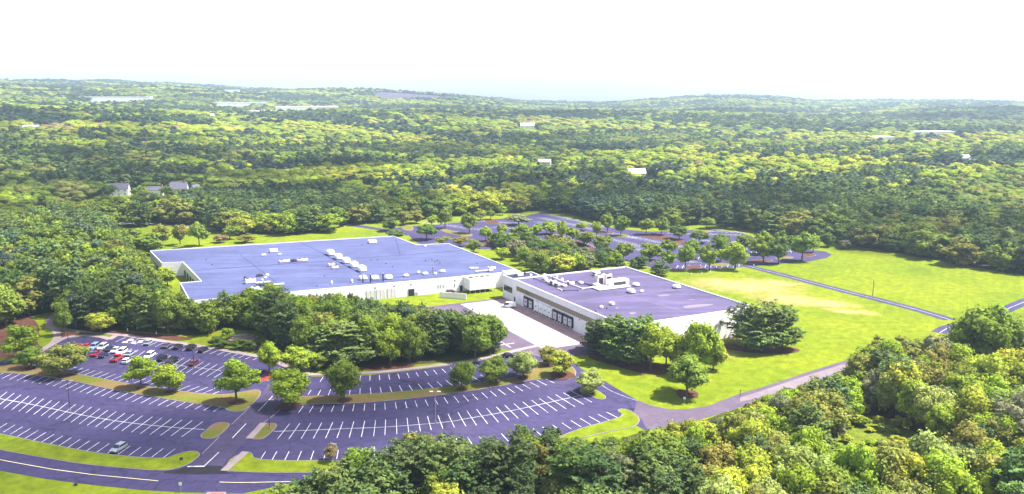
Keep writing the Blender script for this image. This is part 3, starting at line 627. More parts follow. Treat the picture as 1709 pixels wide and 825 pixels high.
# --- plant enclosure on stilts
pe = G(826,486.5); pw = G(785,491); dvec = (pe-pw); ang = math.atan2(dvec.y, dvec.x)
st = empty('plant_enclosure', (pw+pe)/2, ang, 'white panelled plant enclosure raised on stilts against the long warehouse wall', 'plant room')
Lx, Ly, z0, z1 = dvec.length+.5, 7.5, 1.5, 6.2
for nm, bx in (('panel',(-Lx/2,Lx/2,-.1,.1)),('panel',(-Lx/2,Lx/2,Ly-.1,Ly+.1)),('panel',(-Lx/2-.1,-Lx/2+.1,.1,Ly-.1)),('panel',(Lx/2-.1,Lx/2+.1,.1,Ly-.1))):
    MB().box(*bx, z0, z1).build(nm, M['wall_white'], st)
MB().box(-Lx/2+.1,Lx/2-.1,.1,Ly-.1,z0,z0+.2).build('floor', M['grey_metal'], st)
for x in range(6):
    for y in (0.2, Ly-.2):
        MB().tube(((-Lx/2+.2)+x*(Lx-.4)/5,y,0),((-Lx/2+.2)+x*(Lx-.4)/5,y,z0),.13).build('leg', M['grey_metal'], st)
for x in range(4):
    o = unit_box(st, (-Lx/2+2+x*(Lx-4)/3, Ly*.45), 2.6, 4, z1-z0-.3, 'unit_white' if x % 2 else 'grey_metal', name='cooling_tower', z=z0+.2, fans=1, louvre=False)
for x in (1.0, 1.7, 2.4): MB().box(x,x+.12,-.14,-.1,3.8,5.0).build('vent_slot', M['dock_grey'], st)
# low white screen wall, with the maroon car behind it
sp0, sp1 = G(*q6(1000,655)), G(*q6(1230,672)); dv = sp1-sp0
sw = empty('screen_wall', (sp0+sp1)/2, math.atan2(dv.y,dv.x), 'low white screen wall standing on the grass before the stilted plant enclosure', 'wall')
for k in range(5):
    a = -dv.length/2+k*dv.length/5; MB().box(a+.04,a+dv.length/5-.04,-.1,.1,.05,2.4).build('panel', M['wall_white'], sw); MB().box(a-.08,a+.08,-.14,.14,0,2.5).build('post', M['wall_white'], sw)

# --- tall white warehouse with docks
A2 = R(-63.2); H2 = 9.4; LX, LY = 76.7, 52.8
b2 = empty('warehouse', O2, A2, 'tall white warehouse with violet flat roof, brown window band and truck docks', 'building')
F2i = frame(O2, A2).inverted()
def r2(px, py): return (F2i @ G(px, py, H2-.4)).xy
MB().box(0,LX,0,LY,0,H2-.45).build('wall', M['wall_white'], b2)
roof2 = sheet_obj('roof', [(.3,.3),(LX-.3,.3),(LX-.3,LY-.3),(.3,LY-.3)], H2-.4, M['roof_violet'], b2)
for bx in ((0,LX,0,.32),(0,LX,LY-.32,LY),(0,.32,.32,LY-.32),(LX-.32,LX,.32,LY-.32)): MB().box(*bx,H2-.452,H2+.05).build('parapet', M['wall_white'], b2)
ZR2 = H2-.4
MB().box(8,48,-.02,.0,6.02,7.78).build('window_surround', M['wall_white'], b2)
band = MB().box(3,63,-.03,.05,5.3,7.1).build('window_band', M['mullion'], b2)
for k in range(46):
    x = 3.1+k*1.3; MB().box(x,x+1.0,-.06,-.02,5.42,6.98).build('pane', M['window_bronze'] if k not in (6,7) else M['glass'], band)
MB().box(2.9,63.1,-.14,.0,5.14,5.28).build('sill', M['wall_white'], b2)
def dock(x, dark=True):
    d = MB().box(x-1.7,x+1.7,-.5,.02,1.0,4.6).build('dock_shelter', M['black_rubber'] if dark else M['wall_white'], b2)
    MB().box(x-1.15,x+1.15,-.56,-.48,1.15,3.8).build('dock_door', M['dock_grey'] if dark else M['unit_white'], d)
    MB().box(x-.5,x+.5,-.6,-.55,2.6,3.0).build('door_window', M['glass'], d)
    for s in (-.9,.9): MB().box(x+s-.15,x+s+.15,-.6,-.02,.5,.98).build('bumper', M['black_rubber'], d)
def dock_x(zx, zy):     # distance along the dock wall of a picture point
    return (F2i @ G(*q7(zx,zy), 2.5)).x
for zx, zy in ((197,340),(228,355),(387,430),(423,445),(458,462),(493,475)): dock(dock_x(zx,zy))
for zx, zy in ((265,372),(297,388),(328,400),(355,412)): dock(dock_x(zx,zy), False)
MB().box(dock_x(325,425)-.5,dock_x(325,425)+.5,-.08,0,.2,2.3).build('door', M['door_red'], b2)
MB().box(.9,1.9,-.08,0,0,2.3).build('door', M['dark'], b2)
for x in (10,20,30,40,50,60): MB().box(x-.15,x+.15,-.25,0,4.75,4.95).build('wall_light', M['dark_metal'], b2)
for k in range(1,9): MB().box(LX-.01,LX+.015,k*LY/9-.03,k*LY/9+.03,.1,H2-.5).build('panel_joint', M['dock_grey'], b2)
for k in range(1,12): MB().box(k*LX/12-.03,k*LX/12+.03,-.015,.01,.1,5.1).build('panel_joint', M['dock_grey'], b2)
def bx2(zx, zy, *a, **k): return unit_box(b2, r2(*q7(zx,zy)), *a, z=ZR2, **k)
pl = unit_box(b2, r2(*q7(790,240)), 14, 6, .6, 'unit_white', rz=R(90), z=ZR2, louvre=False, name='equipment_platform')
bx2(835,228, 8.5, 3.4, 2.6, rz=R(90), name='air_handler'); bx2(715,222, 3., 2.6, 4., m='unit_pink', name='cooling_tower', fans=1, rz=R(90)); bx2(768,212, 3., 2.6, 3.8, m='unit_pink', name='cooling_tower', fans=1, rz=R(90)); bx2(700,235, 3,2,1.2)
bx2(695,160, 3, 2.2, 1.7); dome_unit(b2, r2(*q7(960,228)), 2.8, 2.2, 1.2, 0, ZR2, 'exhaust_fan'); dome_unit(b2, r2(*q7(925,274)), 3.4, 2.4, 1.6, 0, ZR2, 'exhaust_fan'); vent(b2, r2(*q7(998,270)), .8, .9, ZR2); dome_unit(b2, r2(*q7(1228,243)), 3, 2.6, 1.4, 0, ZR2, 'exhaust_fan')
bx2(355,188, 1.8,1.4,1.1, louvre=False); bx2(375,206, 1.8,1.4,.9, m='unit_white'); bx2(410,222, 2.4,1.8,1.9, fans=1); bx2(440,228, 3,1.6,1.2, m='unit_pink'); bx2(480,232, 3,1.4,.8, louvre=False); bx2(525,218, 2.8,2,1.2, fans=1); bx2(595,215, 1.8,1.2,.9, louvre=False); vent(b2, r2(*q7(470,192)), .6,.9,ZR2); vent(b2, r2(*q7(435,180)), .5,1.3,ZR2)
stack(b2, r2(*q7(408,205)), .2, 2.2, ZR2); bx2(800,355, 1.8,1.3,1., louvre=False); vent(b2, r2(*q7(730,375)), .7,.9,ZR2); vent(b2, r2(*q7(690,398)), .3,.5,ZR2,'dark_metal'); vent(b2, r2(*q7(765,380)), .3,.5,ZR2,'dark_metal')
def pipe(pts, r=.18, m='unit_white', par=b2, conv=r2, z=ZR2+.35):
    mb = MB(); P = [Vector((*conv(*q7(*p)), z)) for p in pts]
    for a, b in zip(P, P[1:]): mb.tube(a, b, r, n=6)
    for p in P: mb.box(p.x-.2,p.x+.2,p.y-.2,p.y+.2,z-.38,z-.1)
    return mb.build('pipe_run', M[m], par)
pipe([(350,152),(480,205),(605,250),(700,240)]); pipe([(280,182),(420,235),(480,265),(575,262)], .14, 'dark_metal'); pipe([(560,205),(640,222),(670,232)], .2, 'dark_metal'); pipe([(440,250),(470,262)], .2)
def c2(px, py): return r2(px, py)
roof_line(q7(570,330), q7(1260,250), .35, roof2, c2, ZR2+.01, 'stain'); roof_line(q7(930,300), q7(1290,400), .3, roof2, c2, ZR2+.014, 'stain')
for pts in ([(1260,365),(1330,352),(1470,347),(1475,355),(1380,368),(1290,378)],[(910,405),(940,400),(965,408),(945,418),(920,414)],[(1090,292),(1160,282),(1200,288),(1130,300)],[(820,372),(850,370),(845,378),(825,380)],[(1290,320),(1350,315),(1345,322)]):
    sheet_obj('roof_stain', smooth_poly([Vector(r2(*q7(*p))) for p in pts],2), ZR2+.012, M['stain'], roof2)
# link block between the two
lk = empty('link_building', B2p(-9.1,0), A2, 'small white link building with dark window band between the two warehouses', 'building')
MB().box(0,9.08,.05,13,0,H2-.6).build('wall', M['wall_white'], lk); sheet_obj('roof', [(.25,.3),(9.0,.3),(9.0,12.7),(.25,12.7)], H2-.33, M['roof_line'], lk)
for bx in ((0,9.07,.05,.3),(0,9.07,12.7,13),(0,.25,.3,12.7)): MB().box(*bx,H2-.602,H2-.15).build('parapet', M['wall_white'], lk)
MB().box(-17,-.02,8,14,0,H1+.6).build('passage', M['wall_white'], lk)
wb = MB().box(1,8.4,0,.06,3.2,5.6).build('window_band', M['mullion'], lk)
for k in range(5): MB().box(1.1+k*1.46,1.1+k*1.46+1.3,-.04,.02,3.35,5.45).build('pane', M['glass'], wb)
unit_box(lk, (4.5,5), 3, 2.4, 1.2, z=H2-.33, fans=1); vent(lk, (7,9), .6, .9, H2-.33); vent(lk, (2,9), .5, .7, H2-.33,'dark_metal')

# ------------------------------------------------------------------ houses and far sheds
def house(px, py, wd, dp, h, rh, rz, wallm, roofm, label, R_=None, chim=True, z=None, wins=3):
    if R_ is None: p = G(px, py)
    else:
        u = (px-CX)/FPX/CT; p = Vector((u*R_, R_, 0))
    p.z = float(terrain(p.x, p.y)) if z is None else z
    t = empty('house', p, rz, label, 'house')
    mb = MB().box(-wd/2,wd/2,-dp/2,dp/2,-2,h)
    b = len(mb.v); mb.v += [(-wd/2,-dp/2,h),(-wd/2,dp/2,h),(-wd/2,0,h+rh*.97),(wd/2,-dp/2,h),(wd/2,dp/2,h),(wd/2,0,h+rh*.97)]; mb.f += [(b,b+1,b+2),(b+3,b+5,b+4)]
    mb.build('wall', M[wallm], t)
    rf = MB(); o_ = .4
    for s in (-1,1):
        a = len(rf.v); y0 = s*(dp/2+o_); z0 = h-o_*rh/(dp/2)
        rf.v += [(-wd/2-o_,y0,z0),(wd/2+o_,y0,z0),(wd/2+o_,0,h+rh),(-wd/2-o_,0,h+rh),(-wd/2-o_,y0,z0+.2),(wd/2+o_,y0,z0+.2),(wd/2+o_,0,h+rh+.2),(-wd/2-o_,0,h+rh+.2)]
        rf.f += [tuple(a+i for i in q) for q in ((0,1,2,3),(7,6,5,4),(0,4,5,1),(0,3,7,4),(1,5,6,2))]
    ro = rf.build('roof', M[roofm], t)
    if chim: MB().box(wd*.3,wd*.3+1,-.5,.5,h,h+rh+1.6).build('chimney', M['brick'], ro)
    for fl in range(max(1, int(h//2.8))):
        for k in range(wins):
            x = (k-(wins-1)/2)*wd/wins
            if fl == 0 and k == wins//2: MB().box(x-.5,x+.5,-dp/2-.06,-dp/2+.02,0,2.1).build('door', M['mullion'], t); continue
            wn = MB().box(x-.65,x+.65,-dp/2-.05,-dp/2+.02,.9+fl*2.8,2.3+fl*2.8).build('window', M['wall_white'], t); MB().box(x-.5,x+.5,-dp/2-.08,-dp/2-.04,1.05+fl*2.8,2.15+fl*2.8).build('pane', M['glass'], wn)
    return t
CLEAR = []   # (x, y, rx, ry) ellipses without trees
def clear_at(t, rx, ry, dy=0): CLEAR.append((t.location.x, t.location.y+dy, rx, ry))
HS = [house(201,327,14,9,6,4,R(12),'siding','roof_tile','grey-roofed white house nearest the utility poles among the four backyard houses'),
 house(262,327,15,9,5,2.5,R(-6),'siding','roof_tile','long low white house with pale flat-pitched roof among the woods', wins=5),
 house(300,327,13,9,6,5,R(8),'siding_grey','roof_tile','blue-grey house with brick chimney between white neighbours in the woods'),
 house(327,327,8,7,5,4,R(70),'siding_grey','roof_tile','small blue-grey gabled house next to the chimneyed blue-grey house', chim=False),
 house(56,252,22,13,6,6,R(15),'siding','siding_grey','isolated pale house with lilac roof in the dark western woods'),
 house(1062,297,17,10,6,4,R(5),'siding_pink','siding_pink','lone pink-white house in a bright sunlit clearing', chim=False),
 house(909,273,15,10,6,3,R(-10),'siding_pink','siding_pink','small pink-white house half hidden by trees north of the car park', chim=False),
 house(880,224,30,16,7,5,R(0),'siding','siding','broad white house standing alone in the far valley woods', chim=False),
 house(1502,279,26,12,5,3,R(-8),'siding_pink','brick','long pinkish house with red-brown roof in the eastern woods', chim=False, wins=5),
 house(1603,277,18,11,6,4,R(10),'siding','siding_grey','small white gabled house at the eastern woods clearing'),
 house(364,223,26,14,6,5,R(8),'siding_pink','siding','cream house with pale roof showing above the sunlit canopy', chim=False)]
for t in HS:
    d = t.location.length
    clear_at(t, 14+d*.008, 20+d*.075, -(6+d*.05))
def shed(px, R_, wd, dp, h, rz, label, wallm='wall_white'):
    u = (px-CX)/FPX/CT; p = Vector((u*R_, R_, 0)); p.z = float(terrain(p.x, p.y))
    t = empty('industrial_shed', p, rz, label, 'industrial building', 'white sheds on the far hillside')
    MB().box(-wd/2,wd/2,-dp/2,dp/2,-8,h).build('wall', M[wallm], t)
    MB().box(-wd/2-.5,wd/2+.5,-dp/2-.5,dp/2+.5,h,h+1.2).build('roof', M['unit_white'], t)
    n = max(3, int(wd/28))
    for k in range(n):
        x = (k+.5)*wd/n-wd/2; MB().box(x-4,x+4,-dp/2-.4,-dp/2+.2,0,h*.3).build('loading_door', M['dock_grey'], t)
    CLEAR.append((p.x, p.y, wd/2+8, dp/2+10)); CLEAR.append((p.x, p.y-dp/2-80, wd*.45, 95))
    return t
shed(215,2650,200,70,17,R(16),'very long white shed on the wooded western hillside, widest of the row')
shed(412,2700,160,60,15,R(16),'long white shed east of the widest shed on the western hillside')
shed(522,2250,160,70,18,R(16),'tall white shed lowest down the western hillside')
shed(463,2120,110,40,11,R(14),'low flat white shed just below the tall shed on the hillside')
shed(402,3350,60,30,18,R(20),'small white shed high up near the western skyline')
shed(270,3650,240,60,20,R(14),'thin white shed strip just under the western skyline')
shed(1455,1450,36,24,12,R(15),'small white flat-roofed shed in the far eastern woods')
shed(1540,1480,66,28,13,R(12),'wide white flat-roofed shed in the far eastern woods')
def far_field(name, px, R_, wd, dp, m):
    u = (px-CX)/FPX/CT; cx, cy = u*R_, R_; n = 28
    V = [(cx, cy, float(terrain(cx,cy))+2.5)]
    for rr in (.33,.66,1.):
        for k in range(n):
            a = 2*math.pi*k/n; q = rr*(1+.12*math.sin(3*a+px)); x, y = cx+wd/2*q*math.cos(a), cy+dp/2*q*math.sin(a); V.append((x,y,float(terrain(x,y))+2.5))
    Fc = [(0,1+k,1+(k+1)%n) for k in range(n)]
    for i in range(2):
        for k in range(n): a = 1+i*n+k; b = 1+i*n+(k+1)%n; Fc.append((a,a+n,b+n,b))
    me = bpy.data.meshes.new(name); me.from_pydata(V,[],Fc); me.update(); obj(name, me, M[m], kind='structure')
    CLEAR.append((cx,cy,wd/2,dp/2))
far_field('field', 690, 3480, 300, 620, 'field_dark')
far_field('field', 1205, 4420, 440, 900, 'field_light')

# ------------------------------------------------------------------ tree shapes
def ico(sub):
    bm = bmesh.new(); bmesh.ops.create_icosphere(bm, subdivisions=sub, radius=1); bm.verts.ensure_lookup_table()
    v = np.array([p.co[:] for p in bm.verts]); f = np.array([[q.index for q in t.verts] for t in bm.faces]); bm.free(); return v, f
ICO = {1: ico(1), 2: ico(2)}
def card_mesh(name, C, Nn, size, shade, mat_name, aspect=1.0, up=None, cores=None):
    """leaf clumps as kite-shaped cards: C centres, Nn normals, size per card"""
    n = len(C); Nn = Nn/np.maximum(np.linalg.norm(Nn, axis=1, keepdims=True), 1e-6)
    ref = rng.normal(size=(n,3)) if up is None else up
    A = np.cross(Nn, ref); A /= np.maximum(np.linalg.norm(A, axis=1, keepdims=True), 1e-6); B = np.cross(Nn, A)
    s = size[:,None]; j = rng.uniform(.7, 1.25, (n,4,1))
    V = np.stack([C+A*s*aspect*j[:,0], C+B*s*j[:,1]*.8-A*s*.15, C-A*s*aspect*j[:,2], C-B*s*j[:,3]*.8+A*s*.1], 1)
    V[:,[0,2]] -= (Nn*s*.25)[:,None,:]
    V = V.reshape(-1,3); loops = np.arange(4*n); starts = np.arange(0,4*n,4)
    cc = np.c_[shade*rng.uniform(.92,1.12,n), shade, shade*rng.uniform(.8,1.1,n), np.ones(n)]
    if cores is not None:      # lumpy leaf masses inside each clump
        cen, rad, sub, csh = cores; iv, fi = ICO[sub]
        for c, r_, q in zip(cen, rad, csh):
            b0 = len(V); V = np.r_[V, c+iv*np.array([1,1,.9])*r_*rng.uniform(.72,1.12,(len(iv),1))]
            l0 = len(loops); loops = np.r_[loops, (fi+b0).ravel()]; starts = np.r_[starts, l0+np.arange(0,3*len(fi),3)]
            sh = q*rng.uniform(.85,1.12,len(fi)); cc = np.r_[cc, np.c_[sh,sh,sh*.95,np.ones(len(fi))]]
    me = bpy.data.meshes.new(name); me.vertices.add(len(V)); me.vertices.foreach_set('co', V.astype(np.float32).ravel())
    me.loops.add(len(loops)); me.loops.foreach_set('vertex_index', loops.astype(np.int32))
    me.polygons.add(len(starts)); me.polygons.foreach_set('loop_start', starts.astype(np.int32))
    me.update(calc_edges=True)
    at = me.attributes.new('shade', 'FLOAT_COLOR', 'FACE')
    at.data.foreach_set('color', cc.astype(np.float32).ravel())
    me.materials.append(M[mat_name]); return me
def broadleaf(name, n_cards, card, Hh=12., W=9., base=.2, nclump=34, seed=0, top=.5, mats='leaf', sub=1, core=.78, rr=(.11,.21)):
    r = np.random.default_rng(seed)
    zc = Hh*(base+(1-base)*.48); rz = Hh*(1-base)*.5
    cen = []; rad = []; ph = r.uniform(0,6.28,6)
    while len(cen) < nclump:
        d = r.normal(size=3); d /= np.linalg.norm(d); q = r.uniform(.35,.95)**.6
        az = math.atan2(d[1],d[0]); p = d*q*(1+.16*math.sin(2*az+ph[0])+.12*math.sin(3*az+ph[1]+d[2]*2)+.10*math.sin(5*az+ph[2]))
        p[2] += .10*math.sin(2*az+ph[3])
        wz = 1-.30*max(0, p[2])*top*2-.15*max(0,-p[2])
        cen.append([p[0]*W/2*.80*wz, p[1]*W/2*.80*wz, zc+p[2]*rz*.84]); rad.append(W*r.uniform(*rr))
    cen = np.array(cen); rad = np.array(rad); cs = r.uniform(.84,1.16,nclump) if mats == 'leaf' else r.uniform(.92,1.08,nclump)
    prob = rad**2/np.sum(rad**2); k = r.choice(nclump, n_cards, p=prob)
    d = r.normal(size=(n_cards,3)); d[:,2] = d[:,2]*.9+.25; d /= np.linalg.norm(d,axis=1,keepdims=True)
    C = cen[k]+d*rad[k][:,None]*r.uniform(.55,1.12,(n_cards,1))
    Nn = d+r.normal(size=(n_cards,3))*.45+np.array([0,0,.25])
    size = card*r.uniform(.6,1.3,n_cards); shade = cs[k]*(r.uniform(.74,1.2,n_cards) if mats == 'leaf' else r.uniform(.86,1.14,n_cards))
    me = card_mesh(name, C, Nn, size, shade, mats, cores=(cen, rad*core, sub, cs) if core else None)
    tb = MB(); th = zc*.9; lean = r.normal(size=2)*.2
    tb.tube((0,0,-.4),(lean[0]*.5,lean[1]*.5,Hh*base+.6),.022*Hh,.016*Hh,n=7); tb.tube((lean[0]*.5,lean[1]*.5,Hh*base+.5),(lean[0],lean[1],zc+rz*.3),.016*Hh,.006*Hh,n=6)
    for i in r.choice(nclump, min(9,nclump), replace=False):
        tb.tube((lean[0]*.6,lean[1]*.6,Hh*base+r.uniform(.3,2.2)), tuple(cen[i]), .009*Hh,.003*Hh,n=5)
    return me, tb.mesh(name+'_trunk')
def pine(name, n_cards, card, Hh=15., W=8., base=.16, seed=0, mats='leaf', conic=.75):
    r = np.random.default_rng(seed)
    nw = 12; C=[]; Nn=[]; sh=[]; sz=[]; tb = MB(); ups=[]
    tb.tube((0,0,-.4),(0,0,Hh*.55),.017*Hh,.010*Hh,n=7); tb.tube((0,0,Hh*.54),(0,0,Hh*.97),.010*Hh,.003*Hh,n=6)
    br = []
    for i in range(nw):
        t = i/(nw-1); z = Hh*(base+(1-base)*t*.96)
        prof = (1-t)**conic*.94+.09
        if t < .18: prof *= .7+t*1.6
        nb = 6 if t < .75 else 4
        a0 = r.uniform(0,6.28)
        for b in range(nb):
            a = a0+6.283*b/nb+r.normal()*.22; L = W/2*prof*r.uniform(.5,1.3); br.append((z+r.normal()*.25, a, L, t))
    tot = sum(b[2] for b in br)
    for z, a, L, t in br:
        ex = np.array([math.cos(a), math.sin(a), 0]); side = np.array([-math.sin(a), math.cos(a), 0])
        rise = .10+.45*t
        tb.tube((0,0,z), tuple(ex*L*.8+np.array([0,0,z+L*rise*.8])), .05,.02,n=4)
        m = max(3, int(n_cards*L/tot)); bs = r.uniform(.8,1.2)
        u = np.sqrt(r.uniform(.06,1,m)); w = r.normal(size=m)*.24*L*(.35+.65*np.sin(u*2.6))
        P = ex[None]*(u*L)[:,None]+side[None]*w[:,None]; P[:,2] = z+u*L*rise+u*u*L*.08-np.abs(w)*.25+r.normal(size=m)*.16
        C.append(P); nn = np.tile([0,0,1.],(m,1))+ex[None]*.35+r.normal(size=(m,3))*.42; Nn.append(nn)
        ups.append(np.cross(ex[None]+side[None]*(w/L)[:,None]*1.5+r.normal(size=(m,3))*.3, nn)); sh.append(bs*r.uniform(.7,1.25,m)); sz.append(card*r.uniform(.6,1.25,m)*(1 if t < .85 else .8))
    C = np.concatenate(C); Nn = np.concatenate(Nn)
    me = card_mesh(name, C, Nn, np.concatenate(sz), np.concatenate(sh), mats, aspect=1.25)
    return me, tb.mesh(name+'_trunk')
HI_B = [broadleaf('crown', 4800, .28, nclump=n, seed=s, W=w_, base=b_, top=t_) for s, n, w_, b_, t_ in ((1,46,9,.16,.5),(2,38,9.5,.2,.4),(3,52,8.6,.14,.6),(4,42,9.2,.22,.5),(5,30,8.4,.18,.7),(6,56,10,.15,.45))]
HI_P = [pine('crown', 3600, .33, seed=s, W=w_, conic=c_) for s, w_, c_ in ((11,8.6,.5),(12,9.6,.38),(13,8.2,.6),(14,9.2,.45),(15,10,.36))]
MD_B = [broadleaf('crown', 1700, .42, nclump=n, seed=s) for s, n in ((21,34),(22,28),(23,40),(24,30))]
MD_P = [pine('crown', 1000, .55, seed=s, W=w_, conic=c_) for s, w_, c_ in ((31,8.8,.5),(32,9.6,.4),(33,8.6,.55))]
for lst in (HI_B, HI_P, MD_B, MD_P):
    for c, t in lst: t.materials.append(M['bark'])
WD = []   # woodland prototypes, never linked: only instanced by the two woodland objects
def proto(me):
    return bpy.data.objects.new(me.name, me)
W_B = [[proto(broadleaf('wood_a', 1500, .46, nclump=n, seed=s, base=.05, mats='leaf_wood')[0]) for s, n in ((41,30),(42,36),(43,26),(44,33))],
       [proto(broadleaf('wood_b', 420, .60, nclump=n, seed=s, base=.05, mats='leaf_wood', core=.98, rr=(.17,.27), sub=2)[0]) for s, n in ((45,13),(46,15),(47,11))],
       [proto(broadleaf('wood_c', 70, .9, nclump=n, seed=s, base=.05, mats='leaf_wood', core=1.1, rr=(.22,.32))[0]) for s, n in ((48,8),(49,7))]]
W_P = [[proto(pine('wood_p', 850, .60, seed=s, W=w_, base=.08, mats='leaf_wood', conic=c_)[0]) for s, w_, c_ in ((51,9.2,.45),(52,10,.36),(53,8.8,.5))],
       [proto(pine('wood_q', 320, 1.0, seed=s, W=9, base=.08, mats='leaf_wood', conic=c_)[0]) for s, c_ in ((54,.42),(55,.5))],
       [proto(pine('wood_r', 120, 1.6, seed=s, W=9.4, base=.08, mats='leaf_wood', conic=.42)[0]) for s in (56,57)]]

# ------------------------------------------------------------------ trees: one list, then single objects and woodland
TINT = dict(bright=(.222,.292,.034), green=(.155,.212,.036), deep=(.102,.156,.038), yellow=(.300,.330,.044), olive=(.195,.205,.050), brown=(.24,.180,.095), pale=(.26,.31,.088),
            pine=(.098,.150,.055), pine_blue=(.084,.132,.088), pine_light=(.148,.212,.062), grey=(.180,.192,.105), rust=(.29,.195,.10))
WORD = dict(bright='bright green', green='mid-green', deep='deep green', yellow='yellow-green', olive='olive green', brown='brownish', pale='pale green', pine='dark green', pine_blue='blue-green', pine_light='light green', grey='grey-green', rust='rust-brown')
TREES = []
def add(x, y, h, wd, kind, tint, zone, label=None, group=None, name=None):
    TREES.append(dict(x=x, y=y, h=h, w=wd, kind=kind, tint=tint, zone=zone, label=label, group=group, name=name, z=float(terrain(x,y))))
def px_tree(bx, by, top, wpx, kind, tint, label, zone='lot', group=None, name=None):
    p = G(bx, by); fw = p.y*CT+CAMH*ST; s = fw/FPX
    # height so that the projected top lands on the picture row
    k = (CY-top)/FPX
    hh = (k*(p.y*CT+CAMH*ST)-p.y*ST+CAMH*CT)/(CT+k*ST)
    add(p.x, p.y, max(1.5, hh), wpx*s, kind, tint, zone, label, group, name)
B, P = 'broadleaf_tree', 'pine_tree'
for a in ((37,603,539,67,B,'bright','big round bright green tree at the footpath bend west of the car park'),
 (53,615,577,46,B,'green','small green tree beside the big round tree at the footpath bend'),
 (109,627,574,64,B,'olive','sparse olive tree at the west end of the long parking median, yellowing on top'),
 (236,648,592,56,B,'bright','green tree with bare lower branches on the median, beside its smaller twin'),
 (283,655,607,56,B,'bright','small spreading tree on the median between the sparse twin and the driveway'),
 (395,673,597,74,B,'bright','large dense round tree on the median end west of the driveway'),
 (109,560,499,31,B,'green','tall narrow tree in the mulch triangle by the footpath fork'),
 (169,556,520,50,B,'yellow','low yellow-green tree on the mulch bed beside the pavement'),
 (450,624,570,44,B,'bright','light green tree on the red mulch island by the driveway'),
 (498,620,579,50,B,'bright','bright green tree beside the footpath north of the right car park'),
 (483,679,612,78,B,'bright','large spreading bright tree on the median end east of the driveway'),
 (574,669,597,62,B,'green','round mid-green tree standing alone on the eastern parking median'),
 (771,650,603,49,B,'green','round mid-green tree midway along the eastern parking median'),
 (825,639,595,47,B,'green','green tree on the eastern median just west of the pale tree'),
 (872,632,586,48,B,'pale','pale tree on the eastern median beside the parked dark car'),
 (914,610,577,36,B,'olive','small thin olive tree at the end of the eastern median'),
 (937,627,583,48,B,'yellow','glowing yellow-green round tree at the east end of the median'),
 (985,656,617,43,B,'pale','pale young tree on the small grass island at the lot exit'),
 (995,586,533,54,P,'pine','dark pine on the west side of the lawn clump by the docks'),
 (1028,606,524,60,P,'pine_light','tall full pine in the middle of the lawn clump by the docks'),
 (1010,594,531,52,P,'pine','leaning dark pine between the dock-side pines of the lawn clump'),
 (1055,608,527,58,P,'pine_light','full light pine beside the middle pine of the lawn clump'),
 (1112,612,545,52,B,'bright','bushy green tree filling the right of the lawn clump'),
 (1079,602,523,52,P,'pine_light','pine with pointed top at the back of the lawn clump'),
 (1086,618,537,66,B,'bright','bushy bright tree at the front of the lawn clump'),
 (1140,618,560,56,B,'yellow','yellow-green bushy tree beside the white end wall'),
 (1166,628,536,64,B,'bright','tall bright green tree before the white end wall'),
 (1190,618,566,46,B,'yellow','smaller yellow-green tree on the right of the end-wall group'),
 (1146,660,592,74,B,'green','solitary dense dark round tree on the sunny lawn'),
 (1240,573,505,52,P,'pine','pine nearest the warehouse corner in the right lawn group'),
 (1272,584,502,66,P,'pine_light','broad pine in the middle of the right lawn group'),
 (1305,583,508,56,P,'pine','pine on the outer side of the right lawn group'),
 (1258,588,530,44,P,'pine_light','short pine in front of the right lawn group'),
 (1629,632,505,104,B,'green','huge round green tree towering over the eastern scrub'),
 (1680,630,520,80,B,'green','wide green tree crowding the huge round tree'),
 (1595,612,545,60,B,'olive','olive tree on the flank of the huge round tree'),
 (818,590,522,58,B,'green','green tree at the dock end of the woodland strip'),
 (792,600,518,66,B,'green','broad green tree rounding off the woodland strip by the dock yard'),
 (828,578,530,44,B,'deep','dark green tree beside the dock yard paving'),
 (590,608,538,84,P,'pine_light','large pale pine at the front of the woodland strip'),
 (548,606,546,60,P,'pine_light','pale pine partnering the largest pine of the woodland strip'),
 (280,478,443,34,B,'bright','bright leafy tree growing in the notch of the blue-roofed warehouse')):
    px_tree(*a)
far_lab = lambda t, w_, x=0, h=0: '%s %s %s tree in the %s of the far car park' % ('large' if h > 110 else 'medium' if h > 80 else 'small', 'wide' if w_ > 84 else 'slim', WORD[t], 'western islands' if x < 420 else 'north-edge islands' if x < 1020 and h < 100 else 'middle islands' if x < 1000 else 'lawn-side islands')
for zx, top, base, wd, t in ((245,120,235,45,'bright'),(430,125,205,45,'bright'),(485,88,182,62,'green'),(557,95,202,70,'green'),(690,112,197,75,'green'),(770,102,197,75,'green'),(865,145,222,85,'deep'),(972,172,240,95,'deep'),(1085,195,258,95,'deep'),(1010,105,166,70,'green'),(1205,198,285,82,'green'),(1300,178,300,96,'green'),(1310,215,348,112,'green'),(1390,225,352,88,'deep'),(1420,180,300,92,'green'),(1513,185,337,120,'green'),(1572,190,290,56,'bright'),(1160,250,382,112,'bright'),(1085,222,338,80,'green'),(1026,250,387,95,'green'),(940,220,322,82,'green'),(897,250,385,82,'green'),(815,225,305,82,'green'),(815,280,372,76,'green'),(710,250,332,112,'green'),(570,240,332,88,'green'),(460,200,292,88,'green'),(375,180,256,76,'green'),(305,158,226,60,'bright'),(350,130,175,60,'bright'),(165,120,192,46,'bright'),(195,135,192,52,'bright'),(115,140,192,52,'bright'),(40,150,205,70,'green')):
    px_tree(*FF(zx,base), FF(zx,top-(base-top)*.10)[1], wd*1.25/3.165, B, t, far_lab(t, wd, zx, base-top), group='trees in the far car park')
for zx, top, base, wd in ((760,325,412,92),(665,300,372,64),(555,315,372,60),(620,320,380,50)):
    px_tree(*FF(zx,base), FF(zx,top)[1], wd/3.165, P, 'pine', 'dark pine close behind the violet roof edge', group='pines behind the violet roof')
